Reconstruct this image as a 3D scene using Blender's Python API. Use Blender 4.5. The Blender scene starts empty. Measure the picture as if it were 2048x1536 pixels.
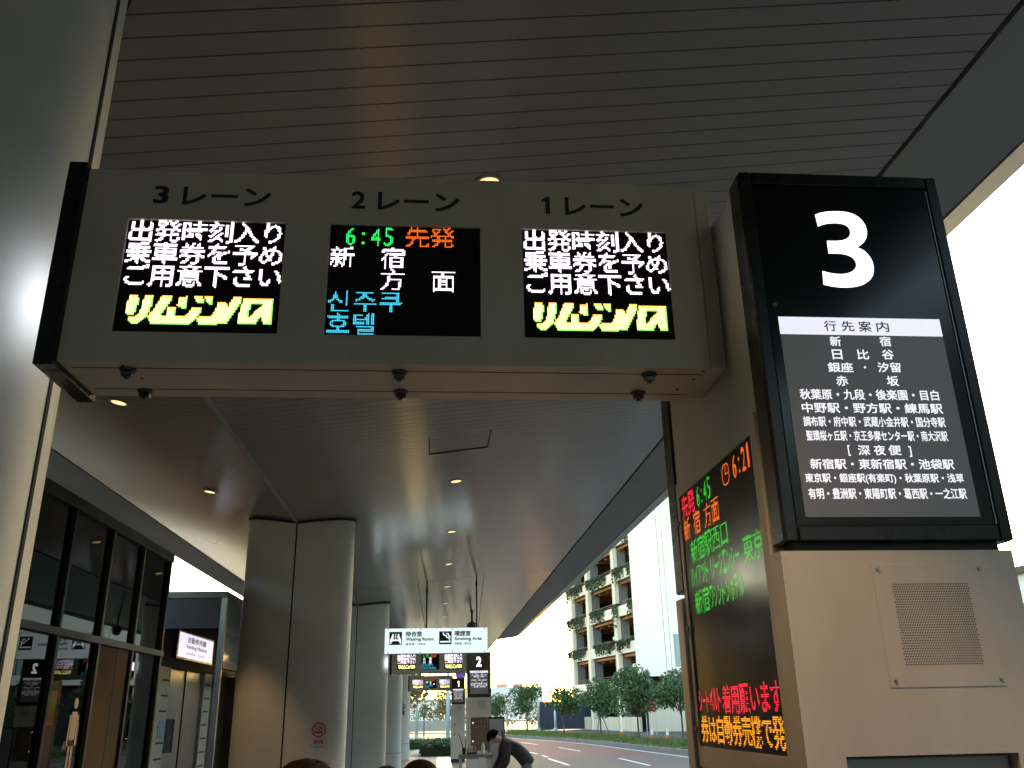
import bpy, bmesh, math, random
import numpy as np
from mathutils import Vector, Matrix
R_ = math.radians
rnd = random.Random(7)
scene = bpy.context.scene
COL = scene.collection

# ------------------------------------------------------------------ camera
cd = bpy.data.cameras.new('camera')
cam = bpy.data.objects.new('camera', cd); COL.objects.link(cam)
RM = ((0.99653446, -0.01085020, -0.08247026), (-0.08101760, -0.35125392, -0.93276837), (-0.01884728, 0.93621737, -0.35091569))
cam.matrix_world = Matrix.Translation((0, 0, 1.755)) @ Matrix(RM).to_4x4()
cd.sensor_width = 36; cd.lens = 36 * 1750 / 2048; cd.clip_end = 3000; cd.clip_start = 0.05
scene.camera = cam
# ------------------------------------------------------------------ world, sun, exposure
SUN_EL, SUN_AZ = 5.0, 21.0          # degrees; azimuth from +Y towards +X
w = bpy.data.worlds.new('World'); scene.world = w; w.use_nodes = True
nt = w.node_tree; bg = nt.nodes['Background']
sky = nt.nodes.new('ShaderNodeTexSky'); sky.sky_type = 'NISHITA'; sky.sun_disc = False
sky.sun_elevation = R_(SUN_EL); sky.sun_rotation = R_(SUN_AZ)
sky.dust_density = 1.6; sky.ozone_density = 1.0
nt.links.new(sky.outputs[0], bg.inputs[0]); bg.inputs[1].default_value = 0.15
sd = bpy.data.lights.new('sun', 'SUN'); sd.energy = 2.0; sd.angle = R_(0.5); sd.color = (1, .72, .45)
sun = bpy.data.objects.new('sun', sd); COL.objects.link(sun)
dirv = Vector((math.sin(R_(SUN_AZ)) * math.cos(R_(SUN_EL)), math.cos(R_(SUN_AZ)) * math.cos(R_(SUN_EL)), math.sin(R_(SUN_EL))))
sun.rotation_euler = dirv.to_track_quat('Z', 'Y').to_euler()
scene.view_settings.view_transform = 'Standard'; scene.view_settings.look = 'None'
EXPO = 3.55
scene.view_settings.gamma = 1; scene.view_settings.exposure = EXPO
scene.cycles.max_bounces = 8; scene.cycles.diffuse_bounces = 5; scene.cycles.glossy_bounces = 4
scene.cycles.transparent_max_bounces = 12
scene.cycles.sample_clamp_indirect = 6

# ------------------------------------------------------------------ helpers
ORG = {}
class MB:
    def __init__(s): s.v = []; s.f = []; s.m = []
    def add(s, vs, fs, mi=0):
        b = len(s.v); s.v += [tuple(p) for p in vs]; s.f += [tuple(b + i for i in f) for f in fs]; s.m += [mi] * len(fs)
    def box(s, x0, x1, y0, y1, z0, z1, mi=0):
        s.add([(x0,y0,z0),(x1,y0,z0),(x1,y1,z0),(x0,y1,z0),(x0,y0,z1),(x1,y0,z1),(x1,y1,z1),(x0,y1,z1)],
              [(0,3,2,1),(4,5,6,7),(0,1,5,4),(1,2,6,5),(2,3,7,6),(3,0,4,7)], mi); return s
    def cyl(s, p0, p1, r0, r1=None, n=12, mi=0, caps=True):
        r1 = r0 if r1 is None else r1
        p0, p1 = Vector(p0), Vector(p1); d = (p1 - p0).normalized()
        a = d.orthogonal().normalized(); b = d.cross(a)
        vs = []
        for p, r in ((p0, r0), (p1, r1)):
            for i in range(n):
                t = 2 * math.pi * i / n; vs.append(p + (a * math.cos(t) + b * math.sin(t)) * r)
        fs = [(i, (i + 1) % n, n + (i + 1) % n, n + i) for i in range(n)]
        if caps: fs += [tuple(range(n))[::-1], tuple(range(n, 2 * n))]
        s.add(vs, fs, mi); return s
    def tube(s, pts, r, n=6, mi=0):
        for a, b in zip(pts, pts[1:]): s.cyl(a, b, r, r, n, mi)
        return s
    def prism(s, poly, z0, z1, mi=0):
        n = len(poly)
        s.add([(x, y, z0) for x, y in poly] + [(x, y, z1) for x, y in poly],
              [(i, (i+1) % n, n + (i+1) % n, n + i) for i in range(n)] + [tuple(range(n))[::-1], tuple(range(n, 2*n))], mi); return s
    def sphere(s, c, rx, ry=None, rz=None, n=14, k=8, mi=0, t0=0.0, t1=math.pi):
        ry = ry or rx; rz = rz or rx
        vs = []
        for j in range(k + 1):
            t = t0 + (t1 - t0) * j / k
            for i in range(n):
                p = 2 * math.pi * i / n
                vs.append((c[0] + rx*math.sin(t)*math.cos(p), c[1] + ry*math.sin(t)*math.sin(p), c[2] + rz*math.cos(t)))
        fs = [(j*n+i, (j+1)*n+i, (j+1)*n+(i+1) % n, j*n+(i+1) % n) for j in range(k) for i in range(n)]
        s.add(vs, fs, mi); return s
    def build(s, name, mat, parent=None, origin=None, smooth=False, bevel=0, segs=2):
        if parent is not None: org = ORG[parent.name]
        else: org = Vector(origin if origin is not None else (0, 0, 0))
        me = bpy.data.meshes.new(name)
        me.from_pydata([(x-org[0], y-org[1], z-org[2]) for x, y, z in s.v], [], s.f)
        mats = mat if isinstance(mat, (list, tuple)) else [mat]
        for q in mats: me.materials.append(q)
        if len(mats) > 1: me.polygons.foreach_set('material_index', s.m)
        if smooth: me.polygons.foreach_set('use_smooth', [True] * len(s.f))
        me.update()
        o = bpy.data.objects.new(name, me); COL.objects.link(o)
        if parent is not None: o.parent = parent
        else: o.location = org
        ORG[o.name] = org
        if bevel:
            b = o.modifiers.new('bevel', 'BEVEL'); b.width = bevel; b.segments = segs; b.limit_method = 'ANGLE'; b.harden_normals = False
        return o
def tag(o, label=None, cat=None, group=None, kind=None):
    if label: o['label'] = label
    if cat: o['category'] = cat
    if group: o['group'] = group
    if kind: o['kind'] = kind
    return o
def empty(name, loc, label, cat, group=None):
    o = bpy.data.objects.new(name, None); COL.objects.link(o); o.location = loc; o.empty_display_size = .2
    ORG[o.name] = Vector(loc)
    return tag(o, label, cat, group)
def copy_tree(o, parent=None):
    c = o.copy(); COL.objects.link(c)
    if parent is not None: c.parent = parent
    for ch in list(o.children): copy_tree(ch, c)
    return c
# ---- materials
def mat(name, col, rough=.5, metal=0, var=.12, scale=6, bump=0, bscale=60, spec=.5, emit=None, es=0, stretch=None, coat=0, dirt=None, dscale=2, rvar=.08):
    m = bpy.data.materials.new(name); m.use_nodes = True
    n = m.node_tree.nodes; l = m.node_tree.links; p = n['Principled BSDF']
    p.inputs['Roughness'].default_value = rough; p.inputs['Metallic'].default_value = metal
    p.inputs['Specular IOR Level'].default_value = spec
    p.inputs['Coat Weight'].default_value = coat
    tc = n.new('ShaderNodeTexCoord'); mp = n.new('ShaderNodeMapping'); l.new(tc.outputs['Object'], mp.inputs[0])
    if stretch: mp.inputs['Scale'].default_value = stretch
    if var:
        nz = n.new('ShaderNodeTexNoise'); nz.inputs['Scale'].default_value = scale; nz.inputs['Detail'].default_value = 6
        nz.inputs['Roughness'].default_value = .65
        l.new(mp.outputs[0], nz.inputs['Vector'])
        rp = n.new('ShaderNodeValToRGB'); l.new(nz.outputs['Fac'], rp.inputs[0])
        rp.color_ramp.elements[0].position = .3; rp.color_ramp.elements[1].position = .7
        rp.color_ramp.elements[0].color = (*[c*(1-var) for c in col], 1); rp.color_ramp.elements[1].color = (*[min(1, c*(1+var)) for c in col], 1)
        last = rp.outputs[0]
        if dirt:
            n2 = n.new('ShaderNodeTexNoise'); n2.inputs['Scale'].default_value = dscale; n2.inputs['Detail'].default_value = 8
            l.new(mp.outputs[0], n2.inputs['Vector'])
            r2 = n.new('ShaderNodeValToRGB'); r2.color_ramp.elements[0].position = .52; r2.color_ramp.elements[1].position = .72
            r2.color_ramp.elements[1].color = (.6, .6, .6, 1)
            l.new(n2.outputs['Fac'], r2.inputs[0]); mx = n.new('ShaderNodeMix'); mx.data_type = 'RGBA'
            l.new(r2.outputs[0], mx.inputs[0]); l.new(last, mx.inputs[6]); mx.inputs[7].default_value = (*dirt, 1)
            last = mx.outputs[2]
        l.new(last, p.inputs['Base Color'])
        rr = n.new('ShaderNodeMapRange'); l.new(nz.outputs['Fac'], rr.inputs[0]); rr.inputs[3].default_value = max(0, rough-rvar); rr.inputs[4].default_value = min(1, rough+rvar)
        l.new(rr.outputs[0], p.inputs['Roughness'])
    else: p.inputs['Base Color'].default_value = (*col, 1)
    if bump:
        b = n.new('ShaderNodeTexNoise'); b.inputs['Scale'].default_value = bscale; b.inputs['Detail'].default_value = 4
        l.new(mp.outputs[0], b.inputs['Vector'])
        bn = n.new('ShaderNodeBump'); bn.inputs['Strength'].default_value = bump; bn.inputs['Distance'].default_value = .01
        l.new(b.outputs['Fac'], bn.inputs['Height']); l.new(bn.outputs[0], p.inputs['Normal'])
    if emit:
        p.inputs['Emission Color'].default_value = (*emit, 1); p.inputs['Emission Strength'].default_value = es
    return m
def emis(name, col, s, base=(.02, .02, .02)):
    return mat(name, base, .4, var=0, emit=col, es=s*2**(2-EXPO))
def glass_mat(name, tint, refl=1.0):
    m = bpy.data.materials.new(name); m.use_nodes = True
    n = m.node_tree.nodes; l = m.node_tree.links; n.clear()
    out = n.new('ShaderNodeOutputMaterial'); tr = n.new('ShaderNodeBsdfTransparent'); tr.inputs[0].default_value = (*tint, 1)
    gl = n.new('ShaderNodeBsdfGlossy'); gl.inputs['Roughness'].default_value = .012
    fr = n.new('ShaderNodeFresnel'); fr.inputs[0].default_value = 1.42
    tc = n.new('ShaderNodeTexCoord'); nz = n.new('ShaderNodeTexNoise'); nz.inputs['Scale'].default_value = .8; l.new(tc.outputs['Object'], nz.inputs[0])
    bn = n.new('ShaderNodeBump'); bn.inputs['Strength'].default_value = .02; bn.inputs['Distance'].default_value = .02
    l.new(nz.outputs['Fac'], bn.inputs['Height']); l.new(bn.outputs[0], gl.inputs['Normal'])
    mx = n.new('ShaderNodeMixShader'); l.new(fr.outputs[0], mx.inputs[0]); l.new(tr.outputs[0], mx.inputs[1]); l.new(gl.outputs[0], mx.inputs[2])
    l.new(mx.outputs[0], out.inputs[0]); return m

M = dict(
 slat=mat('painted_slats', (.28, .285, .295), .16, .1, var=.05, scale=.4, rvar=.006, spec=.42),
 backing=mat('dark_backing', (.03, .029, .028), .9, var=0),
 soffit=mat('soffit_panels', (.33, .36, .38), .65, 0, var=.08, scale=2),
 fascia=mat('fascia_metal', (.55, .55, .54), .4, .2, var=.08, scale=2),
 column=mat('column_panels', (.62, .65, .62), .58, .05, var=.07, scale=2.5, bump=.03, bscale=90, dirt=(.54, .565, .54), dscale=1.2),
 cream=mat('cream_painted_steel', (.57, .535, .465), .42, 0, var=.08, scale=5, bump=.08, bscale=160, dirt=(.47, .435, .37), dscale=3.0, stretch=(1, 1, .35)),
 black=mat('black_frame', (.012, .011, .011), .28, 0, var=.25, scale=9, bump=.04, bscale=120, spec=.3),
 gloss=mat('glossy_black_panel', (.007, .007, .007), .16, 0, var=.2, scale=5, spec=.28),
 led_off=mat('unlit_led_face', (.004, .0036, .004), .6, 0, var=.2, scale=40, bump=.2, bscale=600, spec=.2),
 ink=mat('dark_ink', (.016, .015, .014), .5, var=.1),
 steel=mat('stainless_steel', (.30, .285, .27), .36, .9, var=.1, scale=3, stretch=(1, 1, .1)),
 dsteel=mat('dark_bolt_metal', (.12, .11, .10), .35, .8, var=.2, scale=30),
 concrete=mat('concrete', (.34, .33, .31), .85, var=.15, scale=5, bump=.3, bscale=60, dirt=(.2, .19, .18)),
 kerbstone=mat('weathered_kerbstone', (.17, .165, .15), .9, var=.25, scale=3, bump=.3, bscale=30),
 paving=mat('paving', (.105, .105, .105), .6, var=.12, scale=2, bump=.15, bscale=80, dirt=(.08, .076, .072), dscale=.8),
 asphalt=mat('asphalt', (.050, .049, .048), .8, var=.18, scale=9, bump=.4, bscale=120, dirt=(.06, .062, .066), dscale=.25),
 redlane=mat('red_asphalt', (.115, .032, .030), .8, var=.15, scale=6, bump=.4, bscale=120, dirt=(.14, .05, .045), dscale=.3),
 paint=mat('road_paint', (.62, .62, .60), .6, var=.15, scale=8),
 yellow=mat('tactile_yellow', (.62, .45, .16), .35, var=.1, scale=8),
 soil=mat('ground_soil', (.13, .13, .07), .95, var=.3, scale=.8),
 grass=mat('grass_blades', (.11, .15, .03), .7, var=.35, scale=.6),
 grassdry=mat('short_grass', (.20, .20, .055), .85, var=.3, scale=.7, bump=.5, bscale=30),
 leaf=mat('tree_leaves', (.05, .098, .026), .6, var=.45, scale=1.3),
 leaf_b=mat('dry_tree_leaves', (.13, .11, .045), .6, var=.4, scale=1.3),
 vine=mat('vine_leaves', (.05, .07, .028), .7, var=.4, scale=2),
 bark=mat('bark', (.10, .08, .06), .9, var=.25, scale=12, bump=.5, bscale=40),
 frame=mat('dark_aluminium', (.05, .048, .046), .42, .5, var=.1, scale=6),
 frame_l=mat('pale_aluminium', (.24, .24, .235), .4, .5, var=.1, scale=6),
 dark_wall=mat('dark_wall', (.03, .03, .03), .7, var=.2, scale=4),
 dim_wall=mat('grey_dark_cladding', (.07, .072, .075), .7, var=.1, scale=1),
 brown=mat('brown_door_panel', (.12, .07, .033), .8, spec=.2, var=.15, scale=4, stretch=(6, 6, .5)),
 white_wall=mat('white_cladding', (.88, .80, .70), .7, var=.05, scale=.3, stretch=(1, 1, .2), dirt=(.70, .66, .56), dscale=.12),
 beige_wall=mat('beige_cladding', (.58, .52, .40), .7, var=.08, scale=.8, stretch=(1, 1, .15)),
 cp_conc=mat('car_park_concrete', (.80, .71, .57), .8, var=.1, scale=.6, dirt=(.62, .54, .42), dscale=.3),
 cp_lit_beam=mat('orange_light_on_beam', (.34, .12, .03), .6, var=.2, scale=2),  # orange light on the undersides is put into the beam colour
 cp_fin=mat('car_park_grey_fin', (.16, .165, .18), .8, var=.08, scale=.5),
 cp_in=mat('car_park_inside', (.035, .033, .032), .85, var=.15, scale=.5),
 navy=mat('navy_hoarding', (.012, .018, .045), .6, var=.1, scale=2),
 bluepole=mat('pale_blue_post', (.42, .53, .64), .5, .1, var=.06),
 greypole=mat('galvanised_pole', (.45, .46, .47), .5, .4, var=.08),
 orange=mat('orange_plastic', (.75, .11, .02), .5, var=.08),
 red=mat('red_paint', (.55, .03, .025), .5, var=.08),
 blue=mat('blue_paint', (.015, .06, .42), .45, var=.05),
 whitep=mat('white_plastic', (.75, .75, .74), .5, var=.04),
 paper=mat('white_board', (.74, .73, .70), .8, var=.05),
 skin=mat('skin', (.52, .33, .24), .55, var=.08, scale=20),
 hair=mat('dark_hair', (.010, .006, .005), .75, spec=.06, var=.3, scale=60, stretch=(1, 1, .2)),
 jacket=mat('dark_brown_jacket', (.045, .035, .032), .8, var=.25, scale=14, bump=.3, bscale=60),
 jeans=mat('blue_jeans', (.10, .14, .19), .85, var=.2, scale=20, bump=.3, bscale=120),
 cloth_a=mat('grey_cloth', (.10, .10, .11), .9, var=.2, scale=20),
 copper=mat('brown_equipment', (.22, .12, .07), .5, .3, var=.3, scale=14),
 glass=glass_mat('dark_glass', (.20, .21, .21)),
 window=mat('window_glass', (.02, .03, .035), .08, 0, var=.1, spec=.7),
 skyglass=mat('pale_window', (.30, .42, .42), .2, 0, var=.1),
)
E_WHITE = emis('led_white', (1, .87, 1), .75)
E_GREEN = emis('led_green', (.03, 1, .16), .40)
E_ORANGE = emis('led_orange', (1, .15, .01), .42)
E_CYAN = emis('led_cyan', (.06, .62, .85), .42)
E_YELLOW = emis('led_yellow', (1, .80, .26), .80)
E_YGREEN = emis('led_yellow_green', (.25, .9, .10), .6)
E_YRED = emis('led_yellow_orange', (1, .42, .05), .7)
E_RED = emis('led_red', (1, .012, .04), .55)
E_SGREEN = emis('led_side_green', (.03, .85, .03), .34)
E_SORANGE = emis('led_side_orange', (1, .16, .01), .5)
E_SAMBER = emis('led_side_amber', (1, .33, .01), .6)
E_BOX = emis('backlit_white', (.86, .84, 1), .24, (.5, .5, .5))
E_NUM = emis('backlit_numeral', (.95, .95, 1), .6, (.6, .6, .6))
E_TXT = emis('backlit_lettering', (.92, .91, 1), .27, (.6, .6, .6))
E_PANEL = emis('backlit_grey_panel', (.50, .46, .47), .020, (.10, .10, .10))
E_SIGN = emis('backlit_sign_face', (.80, 1, 1), .25, (.6, .6, .6))
E_VEND = emis('backlit_vending_face', (.80, .78, 1), .26, (.6, .6, .6))
E_LAMP = emis('downlight_glow', (1, .66, .30), .42, (.5, .4, .3))
E_END = emis('end_lamp_face', (.88, .90, 1), 1.6, (.6, .6, .6))
E_EXIT = emis('green_exit_light', (.1, 1, .3), .5)
E_LIT = emis('white_room_light', (1, .95, .85), .7)
E_YLIT = emis('yellow_room_light', (1, .85, .05), .4)

# ---- lettering
NUM3 = [(-0.0634, 0.0954), (-0.0497, 0.1016), (-0.032, 0.1054), (-0.0128, 0.1073), (0.0061, 0.1075), (0.023, 0.1057), (0.0378, 0.101), (0.0502, 0.0926), (0.0588, 0.082), (0.0644, 0.0689), (0.0661, 0.0557), (0.0647, 0.0434), (0.0611, 0.032), (0.0549, 0.0225), (0.0468, 0.0145), (0.039, 0.0087), (0.032, 0.0042), (0.0411, 0.0007), (0.0503, -0.0055), (0.0573, -0.0142), (0.063, -0.0255), (0.0661, -0.0373), (0.0663, -0.051), (0.0645, -0.0629), (0.0602, -0.0739), (0.0531, -0.084), (0.0443, -0.0918), (0.0331, -0.0989), (0.0197, -0.1042), (0.0042, -0.1076), (-0.0144, -0.1092), (-0.0326, -0.1089), (-0.0521, -0.1065), (-0.0705, -0.1021), (-0.0678, -0.0648), (-0.0515, -0.0693), (-0.0352, -0.072), (-0.0186, -0.0723), (-0.0048, -0.07), (0.0077, -0.0648), (0.0164, -0.0577), (0.0216, -0.0494), (0.0224, -0.0412), (0.0205, -0.0321), (0.015, -0.0249), (0.0065, -0.0196), (-0.0047, -0.0162), (-0.0197, -0.0147), (-0.0442, -0.0152), (-0.0437, 0.0207), (-0.0175, 0.0213), (-0.0037, 0.0231), (0.0072, 0.0272), (0.0158, 0.0336), (0.0208, 0.0421), (0.0218, 0.0525), (0.0186, 0.0619), (0.0119, 0.0679), (0.0005, 0.0717), (-0.0147, 0.0726), (-0.032, 0.0711), (-0.0462, 0.0675), (-0.0607, 0.0614)]
_tc = {}
def text_mesh(s, off=0.0):
    key = (s, off)
    if key not in _tc:
        c = bpy.data.curves.new('lettering', 'FONT'); c.body = s; c.offset = off; c.resolution_u = 3
        o = bpy.data.objects.new('lettering', c); COL.objects.link(o)
        dg = bpy.context.evaluated_depsgraph_get(); dg.update()
        me = bpy.data.meshes.new_from_object(o.evaluated_get(dg))
        v = np.array([(p.co.x, p.co.y) for p in me.vertices]).reshape(-1, 2)
        me.calc_loop_triangles()
        f = [tuple(t.vertices) for t in me.loop_triangles]
        bpy.data.objects.remove(o); bpy.data.curves.remove(c); bpy.data.meshes.remove(me)
        _tc[key] = (v, f)
    return _tc[key]
class Plane:      # a lettering surface: u to the reader's right, v up
    def __init__(s, o, u, v=(0, 0, 1)): s.o = Vector(o); s.u = Vector(u); s.v = Vector(v); s.n = s.u.cross(s.v)
    def p(s, a, b, d=0.0): return s.o + s.u * a + s.v * b + s.n * d
def put_text(mb, pl, s, u0, u1, v0, v1, d=.002, off=0.0, mi=0, dens=2):
    # off thickens the strokes (in em): the outline is swept over a small square
    v, f = text_mesh(s, 0.0)
    if len(v) == 0: return
    lo, hi = v.min(0)-off, v.max(0)+off; sp = np.maximum(hi - lo, 1e-6)
    sh = [0.0] if off == 0 else [off*(2*i/(dens-1)-1) for i in range(dens)]
    k = 0
    for ox in sh:
        for oy in sh:
            q = (v + np.array([ox, oy]) - lo) / sp
            mb.add([pl.p(u0 + (u1-u0)*a, v0 + (v1-v0)*b, d + k*.00002) for a, b in q], f, mi); k += 1
ONE = [(.48, 0), (1, 0), (1, 1), (.60, 1), (0, .80), (0, .66), (.48, .76)]
def put_one(mb, pl, u0, u1, v0, v1, d=.002):
    mb.add([pl.p(u0+(u1-u0)*a, v0+(v1-v0)*b, d) for a, b in ONE], [tuple(range(len(ONE)))])
def put_quad(mb, pl, u0, u1, v0, v1, d=.002, mi=0):
    mb.add([pl.p(u0, v0, d), pl.p(u1, v0, d), pl.p(u1, v1, d), pl.p(u0, v1, d)], [(0, 1, 2, 3)], mi)
def put_disc(mb, pl, cu, cv, r, d=.002, mi=0, n=28, r_in=0):
    if r_in:
        vs = [pl.p(cu + q*math.cos(2*math.pi*i/n), cv + q*math.sin(2*math.pi*i/n), d) for q in (r, r_in) for i in range(n)]
        mb.add(vs, [(i, (i+1) % n, n+(i+1) % n, n+i) for i in range(n)], mi)
    else:
        mb.add([pl.p(cu + r*math.cos(2*math.pi*i/n), cv + r*math.sin(2*math.pi*i/n), d) for i in range(n)], [tuple(range(n))], mi)
def put_line(mb, pl, pts, wd, d=.002, mi=0):
    for (a, b), (c, e) in zip(pts, pts[1:]):
        t = Vector((c-a, e-b)); 
        if t.length < 1e-6: continue
        t.normalize(); nx, ny = -t.y*wd/2, t.x*wd/2
        ex, ey = t.x*wd*.3, t.y*wd*.3
        mb.add([pl.p(a-ex-nx, b-ey-ny, d), pl.p(c+ex-nx, e+ey-ny, d), pl.p(c+ex+nx, e+ey+ny, d), pl.p(a-ex+nx, b-ey+ny, d)], [(0, 1, 2, 3)], mi)
# ---- dot matrix: coverage of each glyph on a grid of diodes
_gc = {}
def glyph(ch, w_, h_, off, thr, fit=None, shear=0):
    key = (ch, w_, h_, off, thr, fit, shear)
    if key in _gc: return _gc[key]
    v, f = text_mesh(ch, off)
    g = np.zeros((h_, w_), bool)
    if len(f):
        if fit:
            lo, hi = v.min(0), v.max(0); q = (v-lo)/np.maximum(hi-lo, 1e-6)
            q = np.stack([fit[0] + q[:, 0]*(fit[2]-fit[0]), fit[1] + q[:, 1]*(fit[3]-fit[1])], 1)
            if shear: q[:, 0] += shear*(q[:, 1] - (fit[1]+fit[3])/2)
        else:
            q = np.stack([v[:, 0]/.95*w_, (v[:, 1]+.115)/.95*h_], 1)
        ss = 4
        X, Y = np.meshgrid((np.arange(w_*ss)+.5)/ss, (np.arange(h_*ss)+.5)/ss)
        P = np.zeros(X.shape, bool)
        for a, b, c in f:
            A, B, C = q[a], q[b], q[c]
            x0, x1 = min(A[0], B[0], C[0]), max(A[0], B[0], C[0]); y0, y1 = min(A[1], B[1], C[1]), max(A[1], B[1], C[1])
            i0, i1 = max(0, int(x0*ss)-1), min(w_*ss, int(x1*ss)+2); j0, j1 = max(0, int(y0*ss)-1), min(h_*ss, int(y1*ss)+2)
            if i1 <= i0 or j1 <= j0: continue
            xx, yy = X[j0:j1, i0:i1], Y[j0:j1, i0:i1]
            d1 = (B[0]-A[0])*(yy-A[1])-(B[1]-A[1])*(xx-A[0]); d2 = (C[0]-B[0])*(yy-B[1])-(C[1]-B[1])*(xx-B[0]); d3 = (A[0]-C[0])*(yy-C[1])-(A[1]-C[1])*(xx-C[0])
            P[j0:j1, i0:i1] |= ((d1 >= 0) & (d2 >= 0) & (d3 >= 0)) | ((d1 <= 0) & (d2 <= 0) & (d3 <= 0))
        cov = P.reshape(h_, ss, w_, ss).mean((1, 3))
        g = cov > thr
    _gc[key] = g
    return g
class Led:
    def __init__(s, W, H): s.W, s.H = W, H; s.g = -np.ones((H, W), int)   # row 0 at the top
    def blit(s, g, x, y, c):
        h, w_ = g.shape
        for j in range(h):
            for i in range(w_):
                if g[h-1-j, i] and 0 <= y+j < s.H and 0 <= x+i < s.W: s.g[y+j, x+i] = c
    def text(s, t, x, y, c, off=0.0, thr=.38, half=False, step=None):
        for ch in t:
            if ch == ' ': x += 8; continue
            if ord(ch) < 128:
                fit = (3, 2, 5, 11) if ch == ':' else (2.6, 1.2, 5.2, 14.6) if ch == '1' else (.9, 1.2, 7.1, 14.6)
                s.blit(glyph(ch, 8, 16, off, .36, fit), x, y, c); x += 8
            elif half:
                s.blit(glyph(ch, 8, 16, off, .34, (.6, 1.5, 7.4, 14.5) if ch not in 'ー' else (.8, 7.2, 7.2, 8.8)), x, y, c); x += 8
            else:
                s.blit(glyph(ch, 16, 16, off, thr), x, y, c); x += step or 16
    def mesh(s, mb, pl, u0, u1, v0, v1, fill=.8, d=.002):
        du, dv = (u1-u0)/s.W, (v1-v0)/s.H; a = fill/2
        for j in range(s.H):
            for i in range(s.W):
                c = s.g[j, i]
                if c < 0: continue
                cu, cv = u0 + (i+.5)*du, v1 - (j+.5)*dv
                put_quad(mb, pl, cu-a*du, cu+a*du, cv-a*dv, cv+a*dv, d, int(c))
LEDM = [E_WHITE, E_GREEN, E_ORANGE, E_CYAN, E_YELLOW, E_YGREEN, E_YRED, E_RED, E_SGREEN, E_SORANGE, E_SAMBER]
LOGO = [[(7.2, 54.3), (12.3, 54.2), (12.9, 59.0), (11.1, 67.6), (7.5, 67.7), (5.6, 65.5), (6.5, 57.9)], [(16.0, 54.3), (21.1, 54.5), (20.9, 60.9), (18.8, 69.2), (13.7, 73.5), (10.3, 73.8), (8.4, 71.5), (8.4, 69.4), (11.4, 69.0), (14.3, 65.6), (15.1, 59.5)], [(25.8, 54.4), (31.7, 54.3), (31.7, 57.3), (26.5, 67.8), (29.6, 68.0), (29.7, 62.3), (34.6, 62.5), (35.2, 68.2), (41.1, 68.1), (44.3, 62.3), (50.0, 62.5), (50.0, 65.5), (47.2, 70.1), (43.4, 73.6), (21.4, 73.8), (19.0, 69.2), (23.0, 61.8)], [(36.6, 54.7), (41.5, 54.4), (40.8, 62.6), (38.0, 62.7), (35.3, 60.6)], [(44.6, 54.5), (50.3, 54.5), (50.9, 58.5), (46.8, 58.9)], [(51.3, 54.4), (56.2, 54.5), (55.7, 59.6), (54.2, 60.2), (51.8, 57.5)], [(47.8, 68.6), (55.7, 68.1), (58.3, 63.2), (59.2, 58.5), (64.4, 58.5), (64.9, 61.8), (68.4, 54.5), (72.6, 54.5), (73.1, 58.0), (65.2, 73.4), (49.3, 73.7), (47.8, 71.3)], [(74.4, 54.6), (91.7, 54.5), (92.1, 60.3), (91.7, 73.5), (87.1, 73.3), (85.4, 67.8), (82.2, 73.4), (72.6, 73.4), (71.6, 70.5), (73.3, 59.8)], [(79.0, 59.1), (86.0, 58.9), (77.7, 69.2)]]
def led_notice():
    L = Led(96, 80)
    for k, t in enumerate(('出発時刻入り', '乗車券を予め', 'ご用意下さい')): L.text(t, 0, 16*k, 0, .010, .43)
    for y in range(50, 80):            # heavy slanted lettering, even-odd fill of its outlines
        for x in range(96):
            px, py, ins = x+.5, y+.5, False
            for poly in LOGO:
                for (xa, ya), (xb, yb) in zip(poly, poly[1:]+poly[:1]):
                    if (ya > py) != (yb > py) and px < xa+(py-ya)*(xb-xa)/(yb-ya): ins = not ins
            if ins: L.g[y, x] = 4
    g = L.g.copy()
    for j in range(50, 80):
        for i in range(96):
            if g[j, i] == 4:
                if j and g[j-1, i] < 0: L.g[j, i] = 6
                elif j < 79 and g[j+1, i] < 0 or i < 95 and g[j, i+1] < 0: L.g[j, i] = 5
    return L
def led_middle(time='6:45', a=(('新', 0, 16), ('宿', 32, 16), ('方', 32, 32), ('面', 64, 32)), k=('신주쿠', '호텔')):
    L = Led(96, 80)
    L.text(time, 9, 0, 1); L.text('先発', 47, 0, 2, 0, .34)
    for ch, x, y in a: L.text(ch, x, y, 0, 0, .36)
    for i, t in enumerate(k): L.text(t, 0, 48+16*i, 3, 0, .30)
    return L
def led_side():
    L = Led(148, 160)
    L.text('先発', 1, 0, 7, .01, .36); L.text('6:45', 38, 0, 8)
    for a in range(48):
        t = 2*math.pi*a/48; x, y = int(round(100+6.5*math.cos(t))), int(round(8+6.5*math.sin(t))); L.g[y, x] = 9
    L.g[3:9, 100] = 9; L.g[8, 100:105] = 9
    L.text('6:21', 113, 0, 9)
    L.text('新', 2, 16, 9); L.text('宿', 26, 16, 9); L.text('方面', 50, 16, 9)
    L.text('新宿駅西口', 14, 33, 8)
    L.text('ハイアット', 10, 49, 8, half=True); L.text('リージェンシー', 54, 49, 8, half=True); L.text('東京', 116, 49, 8)
    L.text('新宿', 14, 66, 8); L.text('ワシントンホテル', 47, 66, 8, half=True)
    L.text('シートベルト', 2, 126, 7, .012, half=True); L.text('着用願います', 52, 126, 7, .012, .36)
    L.text('券は自動券売機で発', 2, 143, 10, .012, .36)
    return L
LN, LM_, LS = led_notice(), led_middle(), led_side()

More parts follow.
